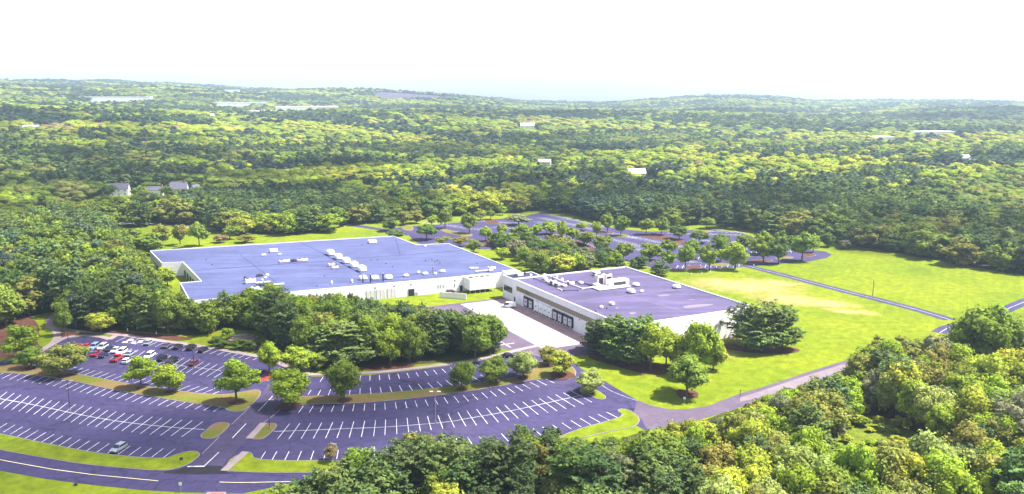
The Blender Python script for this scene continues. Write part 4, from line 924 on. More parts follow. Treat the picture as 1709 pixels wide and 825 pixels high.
for zx, top, base, wd, t in ((695,65,222,105,'green'),(870,95,257,110,'green'),(985,195,312,90,'bright'),(1100,180,275,75,'bright'),(400,95,195,110,'olive'),(490,90,185,110,'olive'),(1530,160,290,60,'green'),(1605,210,300,80,'bright'),(1690,245,345,90,'green'),(1450,180,265,90,'bright'),(1350,190,270,70,'bright'),(1220,110,195,150,'grey'),(1105,50,125,60,'bright'),(1020,80,155,60,'green'),(600,115,200,70,'bright'),(820,60,130,70,'green'),(950,90,160,80,'olive')):
    px_tree(*F8(zx,base), F8(zx,top)[1], wd*1.2/4.2725, B, t, '%s tree at the western end of the far car park' % WORD[t], group='trees at the western end of the far car park')
for bx, by, top, wpx, t in ((233,331,308,26,'green'),(240,333,316,20,'olive'),(281,331,309,24,'deep'),(314,333,315,15,'green'),(345,331,306,28,'green'),(180,331,307,26,'deep'),(262,336,322,22,'green'),(300,337,324,18,'olive')):
    px_tree(bx, by, top, wpx, B, t, '%s tree in the gardens between the backyard houses', group='garden trees by the backyard houses')
for zx, top, base, wd, t, l in ((565,175,300,172,'deep','wide dark shrubby tree beside the far drive'),(305,140,240,140,'deep','dark rounded tree at the corner of the blue roof'),(350,220,300,130,'deep','low dark tree behind the blue roof corner'),(800,265,350,110,'olive','olive bush behind the blue roof'),(900,300,390,120,'green','green bush behind the stepped blue roof'),(1100,345,440,120,'bright','light bush on the grass strip between the roofs'),(1180,290,420,130,'grey','greyish tree in the thicket between the roofs'),(1270,340,450,140,'green','green tree in the thicket between the roofs'),(1250,190,310,165,'green','tall tree in the thicket behind the roofs'),(1420,280,390,200,'deep','dark spreading tree in the thicket between the roofs'),(1370,385,545,175,'green','round green tree against the link building'),(1545,395,540,195,'yellow','bright yellow-green round tree beside the violet roof'),(1520,350,450,150,'green','green tree behind the yellow-green round tree'),(1650,390,520,130,'bright','bright tree at the back edge of the violet roof'),(1240,440,510,55,'green','young sapling on the grass behind the blue roof'),(680,270,330,110,'olive','olive shrub at the end of the far drive')):
    px_tree(*F8(zx,base), F8(zx,top)[1], wd/4.2725, B, t, l)
def Q0(x, y): return (x/2.75, y/2.75+120)
for zx, top, base, wd, t, l in ((750,690,800,75,'olive','thin olive tree on the lawn behind the blue roof'),(828,690,795,80,'olive','bare-stemmed olive tree behind the blue roof'),(915,680,800,95,'green','tall light tree on the lawn behind the blue roof'),(1055,700,770,80,'green','neat round tree at the lawn edge behind the blue roof'),(1010,745,785,70,'brown','reddish bush on the lawn behind the blue roof'),(1125,750,785,90,'olive','low olive bush on the lawn behind the blue roof'),(820,790,812,50,'bright','small bright bush at the blue roof edge'),(700,740,815,90,'olive','bushy olive tree at the far west roof corner')):
    px_tree(*Q0(zx,base), Q0(zx,top)[1], wd/2.75, B, t, l)
for bx, by, top, wpx, t, l in ((1381,412,389,29,'deep','low round dark bush on the lawn edge past the far car park'),(1410,416,401,25,'grey','small grey-green bush on the lawn edge past the far car park'),(380,575,546,28,'bright','small bright shrub at the stone terrace'),(362,578,562,26,'deep','dark clipped shrub left of the stone terrace'),(372,582,568,24,'deep','dark clipped shrub before the stone terrace'),(400,583,566,30,'deep','dark clipped shrub hugging the terrace wall'),(418,585,568,26,'deep','dark clipped shrub at the end of the terrace wall'),(532,618,590,32,'olive','olive bush at the corner of the woodland strip'),(553,771,741,26,'brown','thin brownish sapling beside the lot lamp by the road')):
    px_tree(bx, by, top, wpx, B, t, l, name='shrub' if top > 385 and wpx < 31 else None)

def limit_h(x, y, lim, jit):
    """tallest tree at (x, y) whose top stays under the wood's skyline seen in the photograph"""
    fw = y*CT+CAMH*ST; px = CX+FPX*x/fw
    yy = np.interp(px, [l[0] for l in lim], [l[1] for l in lim])+jit
    k = (CY-yy)/FPX; return (k*fw-y*ST+CAMH*CT)/(CT+k*ST)
LIM_W = [(-300,300),(150,330),(200,370),(228,395),(242,428),(262,455),(300,478),(340,490),(420,468),(480,475),(540,483),(600,487),(650,495),(700,500),(760,513),(830,522),(845,560)]
LIM_L = [(300,830),(395,812),(440,800),(490,800),(520,785),(560,760),(600,738),(640,728),(680,712),(730,700),(790,735),(830,720),(880,692),(930,712),(970,728),(1020,722),(1070,722),(1110,700),(1180,692),(1240,670),(1300,644),(1340,634),(1400,612),(1430,585),(1470,552),(1540,562),(1570,552),(1600,540),(1640,530),(1709,525),(1900,520)]
def vnoise(x, y, s, seed=0):
    return np.sin(x/s+seed)*np.cos(y/s*1.13+seed*2)+.6*np.sin((x+y)/s*1.9+seed*3)+.5*np.cos((x-y)/s*2.7+seed)
def fill(poly, spacing, zone, lim, hr, pinef, tints, ptints, wr=(.62,.85), seed=1):
    r = np.random.default_rng(seed); xs = [p[0] for p in poly]; ys = [p[1] for p in poly]
    gx, gy = np.meshgrid(np.arange(min(xs),max(xs),spacing), np.arange(min(ys),max(ys),spacing))
    gx = gx.ravel()+r.uniform(-.42,.42,gx.size)*spacing; gy = gy.ravel()+r.uniform(-.42,.42,gy.size)*spacing
    ok = inpoly(gx, gy, poly) & (np.abs(gx) < gy*.78+30) & (gy > 95)
    if zone == 'low': ok &= ~inpoly(gx, gy, [p[:2] for p in scrub]) & ~inpoly(gx, gy, [p[:2] for p in scrub2])
    for x, y in zip(gx[ok], gy[ok]):
        nz = vnoise(x, y, 26, seed)
        east = zone == 'low' and CX+FPX*x/(y*CT+CAMH*ST) > 1180+60*nz
        pin = r.random() < (.10 if east else pinef+.28*nz)
        h = r.uniform(*hr)*(1.08 if pin else .95)
        if lim: h = min(h, float(limit_h(x, y, lim, abs(r.normal())*(7 if zone == 'low' else 12)+2)))
        if h < 2.5: continue
        t = r.choice(ptints if pin else ['bright','yellow','pale','bright','olive','yellow','grey','olive','green','bright','pale','bright'] if east else tints)
        wd = h*(r.uniform(.5,.68) if pin else r.uniform(*wr)); wd = max(wd, 4.6 if h > 6 else 2.6)
        add(float(x), float(y), float(h), float(wd), P if pin else B, str(t), zone)
# a shallower margin towards lots and walls keeps the trunks off the paving
fill([p[:2] for p in WEST_WOOD], 6.3, 'strip', LIM_W, (11,18), .36, ['green','green','deep','olive','bright','green','green'], ['pine','pine','pine_light','pine_blue'], seed=3)
fill([p[:2] for p in LOW_WOOD if p.y > 60], 5.6, 'low', LIM_L, (9,16), .62, ['green','green','olive','bright','pale','yellow','grey'], ['pine','pine_light','pine_light','pine'], seed=5)
THICKET = Gs([(800,408),(850,404),(910,412),(975,424),(1030,438),(1075,447),(1110,456),(1050,443),(985,450),(915,461),(880,452),(862,430),(830,418)])
fill([p[:2] for p in THICKET], 6.0, 'thicket', None, (4.5,9.5), .15, ['green','deep','deep','olive','bright','grey'], ['pine','pine_blue'], (.75,1.05), seed=8)
for q in (scrub, scrub2):      # bright low growth in the clearings
    xs = [p[0] for p in q]; ys = [p[1] for p in q]
    for k in range(90):
        x, y = random.uniform(min(xs),max(xs)), random.uniform(min(ys),max(ys))
        if inpoly(np.array([x]), np.array([y]), [p[:2] for p in q])[0]:
            add(x, y, random.uniform(1.2,3.6), random.uniform(2.2,4.5), B, random.choice(['yellow','bright','yellow','pale']), 'scrub', '%s low shrub in the eastern scrub clearing', 'shrubs in the scrub clearing', 'shrub')
# distant forest
def forest():
    out = []
    r = np.random.default_rng(99)
    for r0, r1_, sp in ((330,900,9.6),(900,1700,12.6),(1700,3000,16),(3000,5250,18.5)):
        xm = r1_*.86
        gx, gy = np.meshgrid(np.arange(-xm,xm,sp), np.arange(150,r1_,sp))
        gx = gx.ravel()+r.uniform(-.45,.45,gx.size)*sp; gy = gy.ravel()+r.uniform(-.45,.45,gy.size)*sp
        d = np.hypot(gx,gy); ok = (d >= r0) & (d < r1_) & (np.abs(gx) < gy*.86+60)
        ok &= ~inpoly(gx, gy, SITE) & ~inpoly(gx, gy, [p[:2] for p in WEST_WOOD]) & ~inpoly(gx, gy, [p[:2] for p in LOW_WOOD]) & ~inpoly(gx, gy, poly1w)
        ok &= ~inpoly(gx, gy, [p[:2] for p in ribbon(lane, 16)])
        for cx, cy, rx, ry in CLEAR: ok &= ((gx-cx)/rx)**2+((gy-cy)/ry)**2 > 1
        gx, gy = gx[ok], gy[ok]; d = np.hypot(gx,gy); n = len(gx)
        big = 1.1*vnoise(gx, gy, 150, 1.)+.8*vnoise(gx, gy, 55, 2.)
        pin = r.random(n) < np.clip(.22+.55*big+np.where((gx > 10) & (d < 680), .42, 0), .02, .88)
        h = r.uniform(11.5,16,n)*np.where(pin, 1.14, .97)*(1+.1*vnoise(gx, gy, 33, 5.)+np.where(d > 4000, .22*np.maximum(0, vnoise(gx, gy, 120, 9.)), 0))*(1 if sp < 12 else 1.05)
        wd = np.where(pin, h*r.uniform(.5,.66,n), h*r.uniform(.85,1.3,n)); wd = np.maximum(wd, sp*1.12)
        hue = vnoise(gx, gy, 62, 3.)*.7+.75*vnoise(gx, gy, 210, 7.)+r.normal(size=n)*.45-np.where((gx > 0) & (d < 640), .8, 0)-np.where((gx < 0) & (d < 560), .3, 0)
        for i in range(n):
            if pin[i]: t = 'pine_blue' if hue[i] > .5 else ('pine_light' if hue[i] < -1.1 else 'pine')
            else: t = 'rust' if hue[i] > 2.25 else 'brown' if hue[i] > 1.8 else 'yellow' if hue[i] > .6 else 'bright' if hue[i] > -.2 else 'green' if hue[i] > -1.0 else 'olive' if hue[i] > -1.6 else 'deep'
            out.append((gx[i], gy[i], h[i], wd[i], pin[i], t))
    return out
FOREST = forest()
for x, y, h, wd, pn, t in FOREST:
    if math.hypot(x, y) < 560: add(float(x), float(y), float(h), float(wd), P if pn else B, t, 'edge')
FOREST = [f for f in FOREST if math.hypot(f[0], f[1]) >= 560]
ZN = dict(strip='in the woodland around the blue-roofed warehouse', low='in the foreground wood below the car park', edge='at the forest edge beyond the lawns')
MARKS = dict(strip=[((90,535),'by the footpath fork'),((240,550),'behind the white marker posts'),((403,556),'behind the stone terrace'),((490,600),'by the red mulch island'),((640,608),'along the eastern pavement'),((760,600),'above the eastern car park bays'),((836,570),'beside the dock yard'),((640,505),'before the roller doors'),((430,510),'before the hidden front wall'),((290,490),'below the roof notch'),((245,430),'beside the western roof corner'),((190,390),'near the utility poles'),((60,400),'in the western woods under the lane'),((0,480),'in the western woods'),((150,480),'between footpath and western roof corner')],
 low=[((500,830),'where the road meets the foreground wood'),((600,830),'at the road-side tip of the foreground wood'),((720,800),'along the eastern car park verge'),((850,785),'below the eastern car park corner'),((960,750),'beside the long grass island at the lot exit'),((1060,725),'at the tip of the lot exit island'),((1150,705),'by the service road bend'),((1270,668),'by the western post light'),((1400,630),'by the eastern post light'),((1480,585),'at the lawn edge past the service road'),((1629,622),'around the huge round tree'),((1480,740),'around the scrub clearing'),((1650,640),'around the small scrub clearing'),((900,860),'deep in the foreground wood'),((1150,780),'deep in the wood below the service road'),((1300,740),'in the wood west of the scrub clearing'),((1640,740),'in the wood east of the scrub clearing'),((1700,680),'in the eastern wood')],
 edge=[((220,372),'behind the utility poles'),((450,390),'behind the lawn of the blue roof'),((640,370),'above the far drive'),((900,348),'at the far corner of the far car park'),((1080,380),'along the far car park'),((1381,404),'behind the low round bush'),((1500,422),'along the middle of the east lawn'),((1680,455),'at the end of the east lawn'),((0,380),'in the western forest edge'),((500,350),'in the forest behind the blue roof'),((1000,340),'in the forest behind the far car park')],
 thicket=[((830,412),'in the thicket behind the blue roof'),((900,440),'in the thicket by the link building'),((1000,440),'in the thicket behind the violet roof'),((1080,450),'in the thicket by the far pines')])
MW = {z: [(G(*p).x, G(*p).y, l) for p, l in v] for z, v in MARKS.items()}
def label_of(t):
    if t['label'] and '%s' in t['label']: return t['label'] % WORD[t['tint']]
    if t['label']: return t['label']
    size = 'very tall' if t['h'] > 15.5 else 'tall' if t['h'] > 12.5 else 'mid-sized' if t['h'] > 9.5 else 'short' if t['h'] > 6 else 'very short'
    q = t['w']/t['h']; shape = ('broad' if q > .62 else 'slender') if t['kind'] == P else ('wide' if q > .78 else 'narrow')
    mk = min(MW[t['zone']], key=lambda m: (m[0]-t['x'])**2+(m[1]-t['y'])**2)[2]
    return '%s %s %s %s %s' % (size, shape, WORD[t['tint']], 'pine' if t['kind'] == P else 'broadleaf tree', mk)
def in_view(t):
    fw = t['y']*CT+(CAMH-t['h'])*ST
    if fw < 10: return False
    px = CX+FPX*t['x']/fw; py = CY-FPX*(t['y']*ST+(t['h']-CAMH)*CT)/fw
    return -40 < px < 1749 and py < 835
singles = []; rest = []
for kind in (B, P):
    L_ = [t for t in TREES if t['kind'] == kind and t['name'] is None]
    named = [t for t in L_ if t['label']]; other = [t for t in L_ if not t['label']]
    vis = sorted([t for t in other if in_view(t)], key=lambda t: -t['h']/math.hypot(t['x'],t['y']))
    nmax = 296-len(named); singles += named+vis[:nmax]
    keep = set(id(t) for t in vis[:nmax]); rest += [t for t in other if id(t) not in keep]
singles += [t for t in TREES if t['name']]
def jitter(c, amt=.07):
    return tuple(max(.005, v*(1+random.uniform(-amt,amt))) for v in c)
trunk_pale = {}
for t in singles:
    d = math.hypot(t['x'], t['y']); hi = d < 330 and t['h'] > 4
    lib = (HI_B if hi else MD_B) if t['kind'] == B else (HI_P if hi else MD_P)
    c, tr = random.choice(lib)
    h0, w0 = (12., 9.) if t['kind'] == B else (15., 8.4)
    e = empty(t['name'] or t['kind'], (t['x'], t['y'], t['z']), random.uniform(0,6.28), label_of(t), 'shrub' if t['name'] else 'tree', t['group'] or {'strip':'trees in the woodland around the warehouse','low':'trees in the foreground wood','edge':'trees at the forest edge','thicket':'trees of the thicket between the roofs'}.get(t['zone']))
    if e.get('group') is None: e['group'] = 'planted trees of the grounds'
    s = (t['w']/w0*1.05, t['w']/w0*1.05, t['h']/h0)
    o1 = obj('trunk', tr, None, e); o2 = obj('crown', c, None, e); o1.scale = s; o2.scale = s
    kk = 1.02 if t['zone'] == 'low' and t['x'] < .24*t['y'] else 1.25 if t['zone'] in ('low','scrub') else 1.2 if t['zone'] in ('lot','strip') else 1.05
    o2.color = (*[v*kk for v in jitter(TINT[t['tint']])], 1)
def woodland(name, label, pts, protos):
    """one mesh of points carrying size, turn and colour; geometry nodes put a tree on each"""
    n = len(pts); flat = [o for l in protos for o in l]; starts = np.cumsum([0]+[len(l) for l in protos])
    co = np.zeros((n,3)); scl = np.zeros((n,3)); rot = np.zeros((n,3)); tint = np.ones((n,4)); idx = np.zeros(n, int)
    r = np.random.default_rng(5)
    h0, w0 = (12.,9.) if protos is W_B else (15.,8.8)
    xs = np.array([p[0] for p in pts]); ys = np.array([p[1] for p in pts])
    co[:,0] = xs; co[:,1] = ys; co[:,2] = terrain(xs, ys)-.3
    hh = np.array([p[2] for p in pts]); ww = np.array([p[3] for p in pts])
    scl[:,0] = scl[:,1] = ww/w0*1.3; scl[:,2] = hh/h0; rot[:,2] = r.uniform(0,6.28,n)
    tint[:,:3] = np.array([TINT[p[5]] for p in pts])*r.uniform(.88,1.12,(n,1))*r.uniform(.95,1.05,(n,3))
    d = np.hypot(xs, ys); lod = np.where(d < 620, 0, np.where(d < 1400, 1, 2))
    for k in range(3): m = lod == k; idx[m] = starts[k]+r.integers(0, len(protos[k]), m.sum())
    me = bpy.data.meshes.new(name); me.vertices.add(n); me.vertices.foreach_set('co', co.astype(np.float32).ravel())
    for nm, ty, arr, key in (('scl','FLOAT_VECTOR',scl,'vector'),('rot','FLOAT_VECTOR',rot,'vector'),('tint','FLOAT_COLOR',tint,'color'),('idx','INT',idx,'value')):
        a = me.attributes.new(nm, ty, 'POINT'); a.data.foreach_set(key, arr.astype(np.int32 if ty == 'INT' else np.float32).ravel())
    me.update(); o = obj(name, me); tag(o, label, 'woodland', None, 'stuff')
    g = bpy.data.node_groups.new(name+'_trees', 'GeometryNodeTree'); N = g.nodes; Lk = g.links
    g.interface.new_socket('Geometry', in_out='INPUT', socket_type='NodeSocketGeometry'); g.interface.new_socket('Geometry', in_out='OUTPUT', socket_type='NodeSocketGeometry')
    gi = N.new('NodeGroupInput'); go = N.new('NodeGroupOutput'); jn = N.new('GeometryNodeJoinGeometry')
    def attr(nm, ty):
        a = N.new('GeometryNodeInputNamedAttribute'); a.data_type = ty; a.inputs['Name'].default_value = nm; return a.outputs[0]
    A_s, A_r, A_i = attr('scl','FLOAT_VECTOR'), attr('rot','FLOAT_VECTOR'), attr('idx','INT')
    for k, p in enumerate(flat):
        oi = N.new('GeometryNodeObjectInfo'); oi.inputs['Object'].default_value = p; oi.inputs['As Instance'].default_value = True
        cmp = N.new('FunctionNodeCompare'); cmp.data_type = 'INT'; cmp.operation = 'EQUAL'; Lk.new(A_i, cmp.inputs[2]); cmp.inputs[3].default_value = k
        ip = N.new('GeometryNodeInstanceOnPoints'); Lk.new(gi.outputs[0], ip.inputs['Points']); Lk.new(cmp.outputs[0], ip.inputs['Selection']); Lk.new(oi.outputs['Geometry'], ip.inputs['Instance']); Lk.new(A_r, ip.inputs['Rotation']); Lk.new(A_s, ip.inputs['Scale'])
        Lk.new(ip.outputs[0], jn.inputs[0])
    Lk.new(jn.outputs[0], go.inputs[0])
    md = o.modifiers.new('trees', 'NODES'); md.node_group = g
    return o
allp = [(t['x'],t['y'],t['h'],t['w'],t['kind'] == P,t['tint']) for t in rest]+FOREST
woodland('broadleaf_woodland', 'mixed green and yellow-green broadleaf forest covering the plain and hills', [p for p in allp if not p[4]], W_B)
woodland('pine_woodland', 'dark pines scattered in groves through the forest out to the hills', [p for p in allp if p[4]], W_P)
print('TREES single', len(singles), 'woodland', len(allp))

# ------------------------------------------------------------------ vehicles
def car_mesh_parts(kind):
    """(body, roof, glass pieces ...) lofted along the length, x forward"""
    L, Wd = {'sedan':(4.7,1.8),'hatch':(4.2,1.78),'suv':(4.8,1.92),'pickup':(5.6,1.98),'van':(5.6,2.05)}[kind]
    st = {'sedan':[(-.5,.55,.86,.80),(-.46,.32,.95,.92),(-.30,.26,.99,1),(0,.24,.98,1),(.22,.24,.97,1),(.40,.27,.86,.96),(.48,.34,.74,.86),(.5,.48,.66,.78)],
          'hatch':[(-.5,.5,.9,.82),(-.46,.3,1.0,.94),(-.2,.26,1.0,1),(.2,.24,.98,1),(.40,.27,.88,.95),(.48,.34,.76,.86),(.5,.48,.68,.78)],
          'suv':[(-.5,.5,1.0,.86),(-.47,.34,1.08,.96),(-.2,.3,1.1,1),(.2,.3,1.1,1),(.40,.32,1.02,.96),(.48,.38,.9,.88),(.5,.52,.8,.8)],
          'pickup':[(-.5,.55,1.0,.95),(-.48,.42,1.06,1),(-.1,.36,1.08,1),(.18,.36,1.1,1),(.40,.36,1.08,.97),(.48,.42,.98,.9),(.5,.55,.85,.84)],
          'van':[(-.5,.45,1.0,.95),(-.48,.34,1.12,1),(-.1,.3,1.14,1),(.25,.3,1.12,1),(.42,.32,1.02,.95),(.49,.38,.9,.86),(.5,.5,.78,.8)]}[kind]
    body = MB(); rings = []
    for fx, zl, zh, fw in st:
        y = Wd/2*fw; x = fx*L; zm = zl+(zh-zl)*.55
        rings.append([(x,-y*.9,zl),(x,y*.9,zl),(x,y,zl+.12),(x,y,zm),(x,y*.93,zh),(x,-y*.93,zh),(x,-y,zm),(x,-y,zl+.12)])
    body.loft(rings)
    # cabin: base x0..x3 at the belt, top x1..x2 at the roof
    x0,x1,x2,x3,zb,zt = {'sedan':(-.36,-.24,.08,.24,.95,1.42),'hatch':(-.47,-.38,.08,.26,.97,1.48),'suv':(-.475,-.40,.10,.26,1.07,1.72),'pickup':(-.08,-.05,.16,.27,1.06,1.78),'van':(-.49,-.475,.22,.38,1.1,2.05)}[kind]
    yb, yt = Wd/2*.92, Wd/2*.76
    if kind == 'van': yt = Wd/2*.86
    X = [x*L for x in (x0,x1,x2,x3)]
    def quad(a,b,c,d,t=.03):
        m_ = MB(); nn = (Vector(b)-Vector(a)).cross(Vector(c)-Vector(a)).normalized()*t
        v = [Vector(p) for p in (a,b,c,d)]; m_.loft([[tuple(p) for p in v],[tuple(p+nn) for p in v]]); return m_
    roof = MB().loft([[(X[1],-yt,zt-.02),(X[2],-yt,zt-.02),(X[2],yt,zt-.02),(X[1],yt,zt-.02)],[(X[1]+.1,-yt*.9,zt+.05),(X[2]-.1,-yt*.9,zt+.05),(X[2]-.1,yt*.9,zt+.05),(X[1]+.1,yt*.9,zt+.05)]])
    core = MB().loft([[(X[0]+.06,-yb+.05,zb-.05),(X[3]-.06,-yb+.05,zb-.05),(X[3]-.06,yb-.05,zb-.05),(X[0]+.06,yb-.05,zb-.05)],[(X[1]+.03,-yt+.03,zt-.015),(X[2]-.03,-yt+.03,zt-.015),(X[2]-.03,yt-.03,zt-.015),(X[1]+.03,yt-.03,zt-.015)]])
    k = .07
    glass = dict(windscreen=quad((X[3],-yb+k,zb),(X[3],yb-k,zb),(X[2],yt-k,zt-.05),(X[2],-yt+k,zt-.05)), rear_window=quad((X[0],yb-k,zb),(X[0],-yb+k,zb),(X[1],-yt+k,zt-.05),(X[1],yt-k,zt-.05)))
    sf = .3 if kind != 'van' else .72
    xa = X[0]+(.18 if kind != 'van' else (X[3]-X[0])*.62); xb = X[1]+(.1 if kind != 'van' else (X[2]-X[1])*.66)
    for s in (-1,1):
        g = [(xa,s*yb,zb+.03),(X[3]-.16,s*yb,zb+.03),(X[2]-.08,s*yt,zt-.07),(xb,s*yt,zt-.07)]
        if s < 0: glass['side_window_r'] = quad(*g)
        else: glass['side_window_l'] = quad(*g[::-1])
    return L, Wd, body, roof, core, glass
CARP = {}
def make_car(kind):
    if kind in CARP: return CARP[kind]
    L, Wd, body, roof, core, glass = car_mesh_parts(kind)
    d = dict(body=body.mesh('body', .05), roof=roof.mesh('roof'), cabin=core.mesh('cabin'), L=L, W=Wd)
    d['glass'] = {k: g.mesh(k) for k, g in glass.items()}
    for g in d['glass'].values(): g.materials.append(M['glass'])
    r = .33 if kind in ('sedan','hatch') else .39
    ty = MB().tube((0,-.12,0),(0,.12,0),r,n=14).mesh('tyre'); ty.materials.append(M['black_rubber'])
    ri = MB().tube((0,-.125,0),(0,.125,0),r*.62,n=10).mesh('rim'); ri.materials.append(M['rim'])
    hl = MB().box(-.06,.06,-.2,.2,-.09,.09).mesh('headlight',.02); hl.materials.append(M['lamp_lens']); tl = MB().box(-.05,.05,-.16,.16,-.11,.11).mesh('tail_light',.02); tl.materials.append(M['tail_red'])
    d.update(tyre=ty, rim=ri, hl=hl, tl=tl, r=r)
    if kind == 'pickup':
        d['bed'] = MB().box(-L*.47,-L*.10,-Wd*.40,Wd*.40,1.04,1.09).mesh('bed'); d['bed'].materials.append(M['black_rubber'])
    CARP[kind] = d; return d
def car(kind, color, loc, rz, label, name='parked_car', group='cars parked in the grounds', cat='car'):
    d = make_car(kind); e = empty(name, loc, rz, label, cat, group)
    def painted(nm):
        me = d[nm]; o = obj(nm, me, None, e)
        if not me.materials: me.materials.append(M['car_white'])
        o.material_slots[0].link = 'OBJECT'; o.material_slots[0].material = M[color]; return o
    bd = painted('body'); painted('roof'); painted('cabin')
    for k, g in d['glass'].items(): obj('side_window' if k.startswith('side') else k, g, None, e)
    for sx in (-.31,.31):
        for sy in (-1,1):
            wl = obj('wheel', d['tyre'], None, e, (sx*d['L'], sy*(d['W']/2-.1), d['r'])); obj('rim', d['rim'], None, wl)
    for sy in (-1,1):
        obj('headlight', d['hl'], None, e, (d['L']*.488, sy*d['W']*.33, .68 if kind in ('sedan','hatch') else .82)); obj('tail_light', d['tl'], None, e, (-d['L']*.492, sy*d['W']*.36, .78 if kind in ('sedan','hatch') else .92))
    if kind == 'pickup': obj('cargo_bed', d['bed'], None, e)
    return e
def z8(x, y): return (x/5.179+50, y/5.179+540)
sa, sb = G(*z8(1400,438)), G(*z8(1560,345)); slot = math.atan2(sb.y-sa.y, sb.x-sa.x)
ra, rb = G(*z8(450,232)), G(*z8(1230,318))
def slot_at(p):   # bays fan round slightly along the curved rows
    a, b = G(*Z1([(500,258)])[0]), G(*Z1([(570,212)])[0]); s0 = math.atan2(b.y-a.y, b.x-a.x)
    a2, b2_ = G(*Z1([(880,328)])[0]), G(*Z1([(950,280)])[0]); s1 = math.atan2(b2_.y-a2.y, b2_.x-a2.x)
    t = (p.x-a.x)/(a2.x-a.x); return s0+(s1-s0)*max(-.3, min(1.3, t))
CARS = [((492,192),'sedan','car_red','red saloon at the red mulch end of the double row, backing the blue cars'),((556,200),'suv','car_lightblue','pale blue estate car second from the red saloon'),((628,203),'suv','car_white','white sport utility car two bays from the red saloon'),((686,215),'sedan','car_navy','navy saloon between the white cars in the double row'),((742,228),'sedan','car_white','white saloon just past the navy saloon'),((795,244),'suv','car_white','white sport utility car behind the red pickup'),((865,258),'sedan','car_silver','silver-white saloon behind the lone white hatchback'),((1035,276),'suv','car_white','white estate car behind the black saloon in the double row'),
 ((448,232),'hatch','car_blue','blue hatchback at the mulch end of the front double row'),((497,245),'sedan','car_blue','blue saloon beside the blue hatchback'),((568,258),'sedan','car_magenta','crimson saloon between blue and navy cars'),((637,270),'sedan','car_navy','navy saloon between the crimson saloon and an empty bay'),((750,300),'pickup','car_red','bright red pickup truck in the double row'),((838,320),'hatch','car_white','white hatchback partly hidden behind a median tree'),((1143,299),'suv','car_black','black estate car next to the black pickup'),((1232,318),'pickup','car_black','black pickup truck in the double row'),((1418,338),'sedan','car_maroon','dark maroon saloon at the end of the double row under the lamp'),
 ((1025,162),'sedan','car_silver','silver saloon beside the accessible bays along the pavement'),((1180,187),'sedan','car_grey','dark grey saloon along the pavement'),((1280,197),'sedan','car_black','black saloon along the pavement between grey saloon and black utility car'),((1396,206),'suv','car_black','black sport utility car along the pavement'),((1497,222),'sedan','car_black','black saloon at the end of the pavement row'),
 ((212,358),'sedan','car_silver','silver saloon half hidden under the sparse olive median tree')]
for i, (p, k, c, l) in enumerate(CARS):
    g = G(*z8(*p), .7); rz = slot_at(g)+(math.pi if i < 8 and i % 3 else 0); car(k, c, (g.x, g.y, ZA), rz, l, 'pickup_truck' if k == 'pickup' else 'parked_car', cat='pickup' if k == 'pickup' else 'car')
la, lb = G(*Z1([(540,662)])[0]), G(*Z1([(598,627)])[0]); ls = math.atan2(lb.y-la.y, lb.x-la.x)
g = G(198,747,.7); car('hatch', 'car_silver', (g.x,g.y,ZA), ls+math.pi, 'silver hatchback alone beside the road verge with a bicycle on its tail')
# bicycle hung on the back of the lone car
bk = empty('bicycle', (g.x+math.cos(ls)*2.4, g.y+math.sin(ls)*2.4, .62+ZA), ls+math.pi/2, 'dark bicycle carried upright on the tail of the lone silver car', 'bicycle')
for s in (-.52,.52):
    mb = MB()
    for k in range(16):
        a, b = 2*math.pi*k/16, 2*math.pi*(k+1)/16; mb.tube((s+.34*math.cos(a),0,.34+.34*math.sin(a)),(s+.34*math.cos(b),0,.34+.34*math.sin(b)),.03,n=5)
    wl = mb.build('wheel', M['black_rubber'], bk); MB().tube((s,-.05,.34),(s,.05,.34),.05,n=6).build('hub', M['rim'], wl)
fb = MB()
for a, b in (((-.52,0,.34),(-.05,0,.3)),((-.05,0,.3),(.38,0,.78)),((-.2,0,.8),(.38,0,.78)),((-.05,0,.3),(-.22,0,.9)),((-.52,0,.34),(-.2,0,.8)),((.38,0,.9),(.52,0,.34))): fb.tube(a,b,.028,n=5)
fb.build('frame', M['car_navy'], bk); MB().box(-.34,-.1,-.06,.06,.9,.95).build('saddle', M['black_rubber'], bk); MB().tube((.38,-.25,.95),(.38,.25,.95),.02,n=5).build('handlebar', M['dark_metal'], bk)
g = G(849,593,.7); car('sedan', 'car_black', (g.x,g.y,ZA), R(10), 'dark saloon on the drive beside the eastern median trees')
g = G(*q7(118,355),.9); car('van', 'car_white', (g.x,g.y,ZA+.04), R(176), 'white delivery van at the corner of the dock wall', 'delivery_van', cat='van')
g = G(*q6(1102,606),.7); car('suv', 'car_maroon', (g.x,g.y,0), R(20), 'dark red utility car on the grass behind the white screen wall')

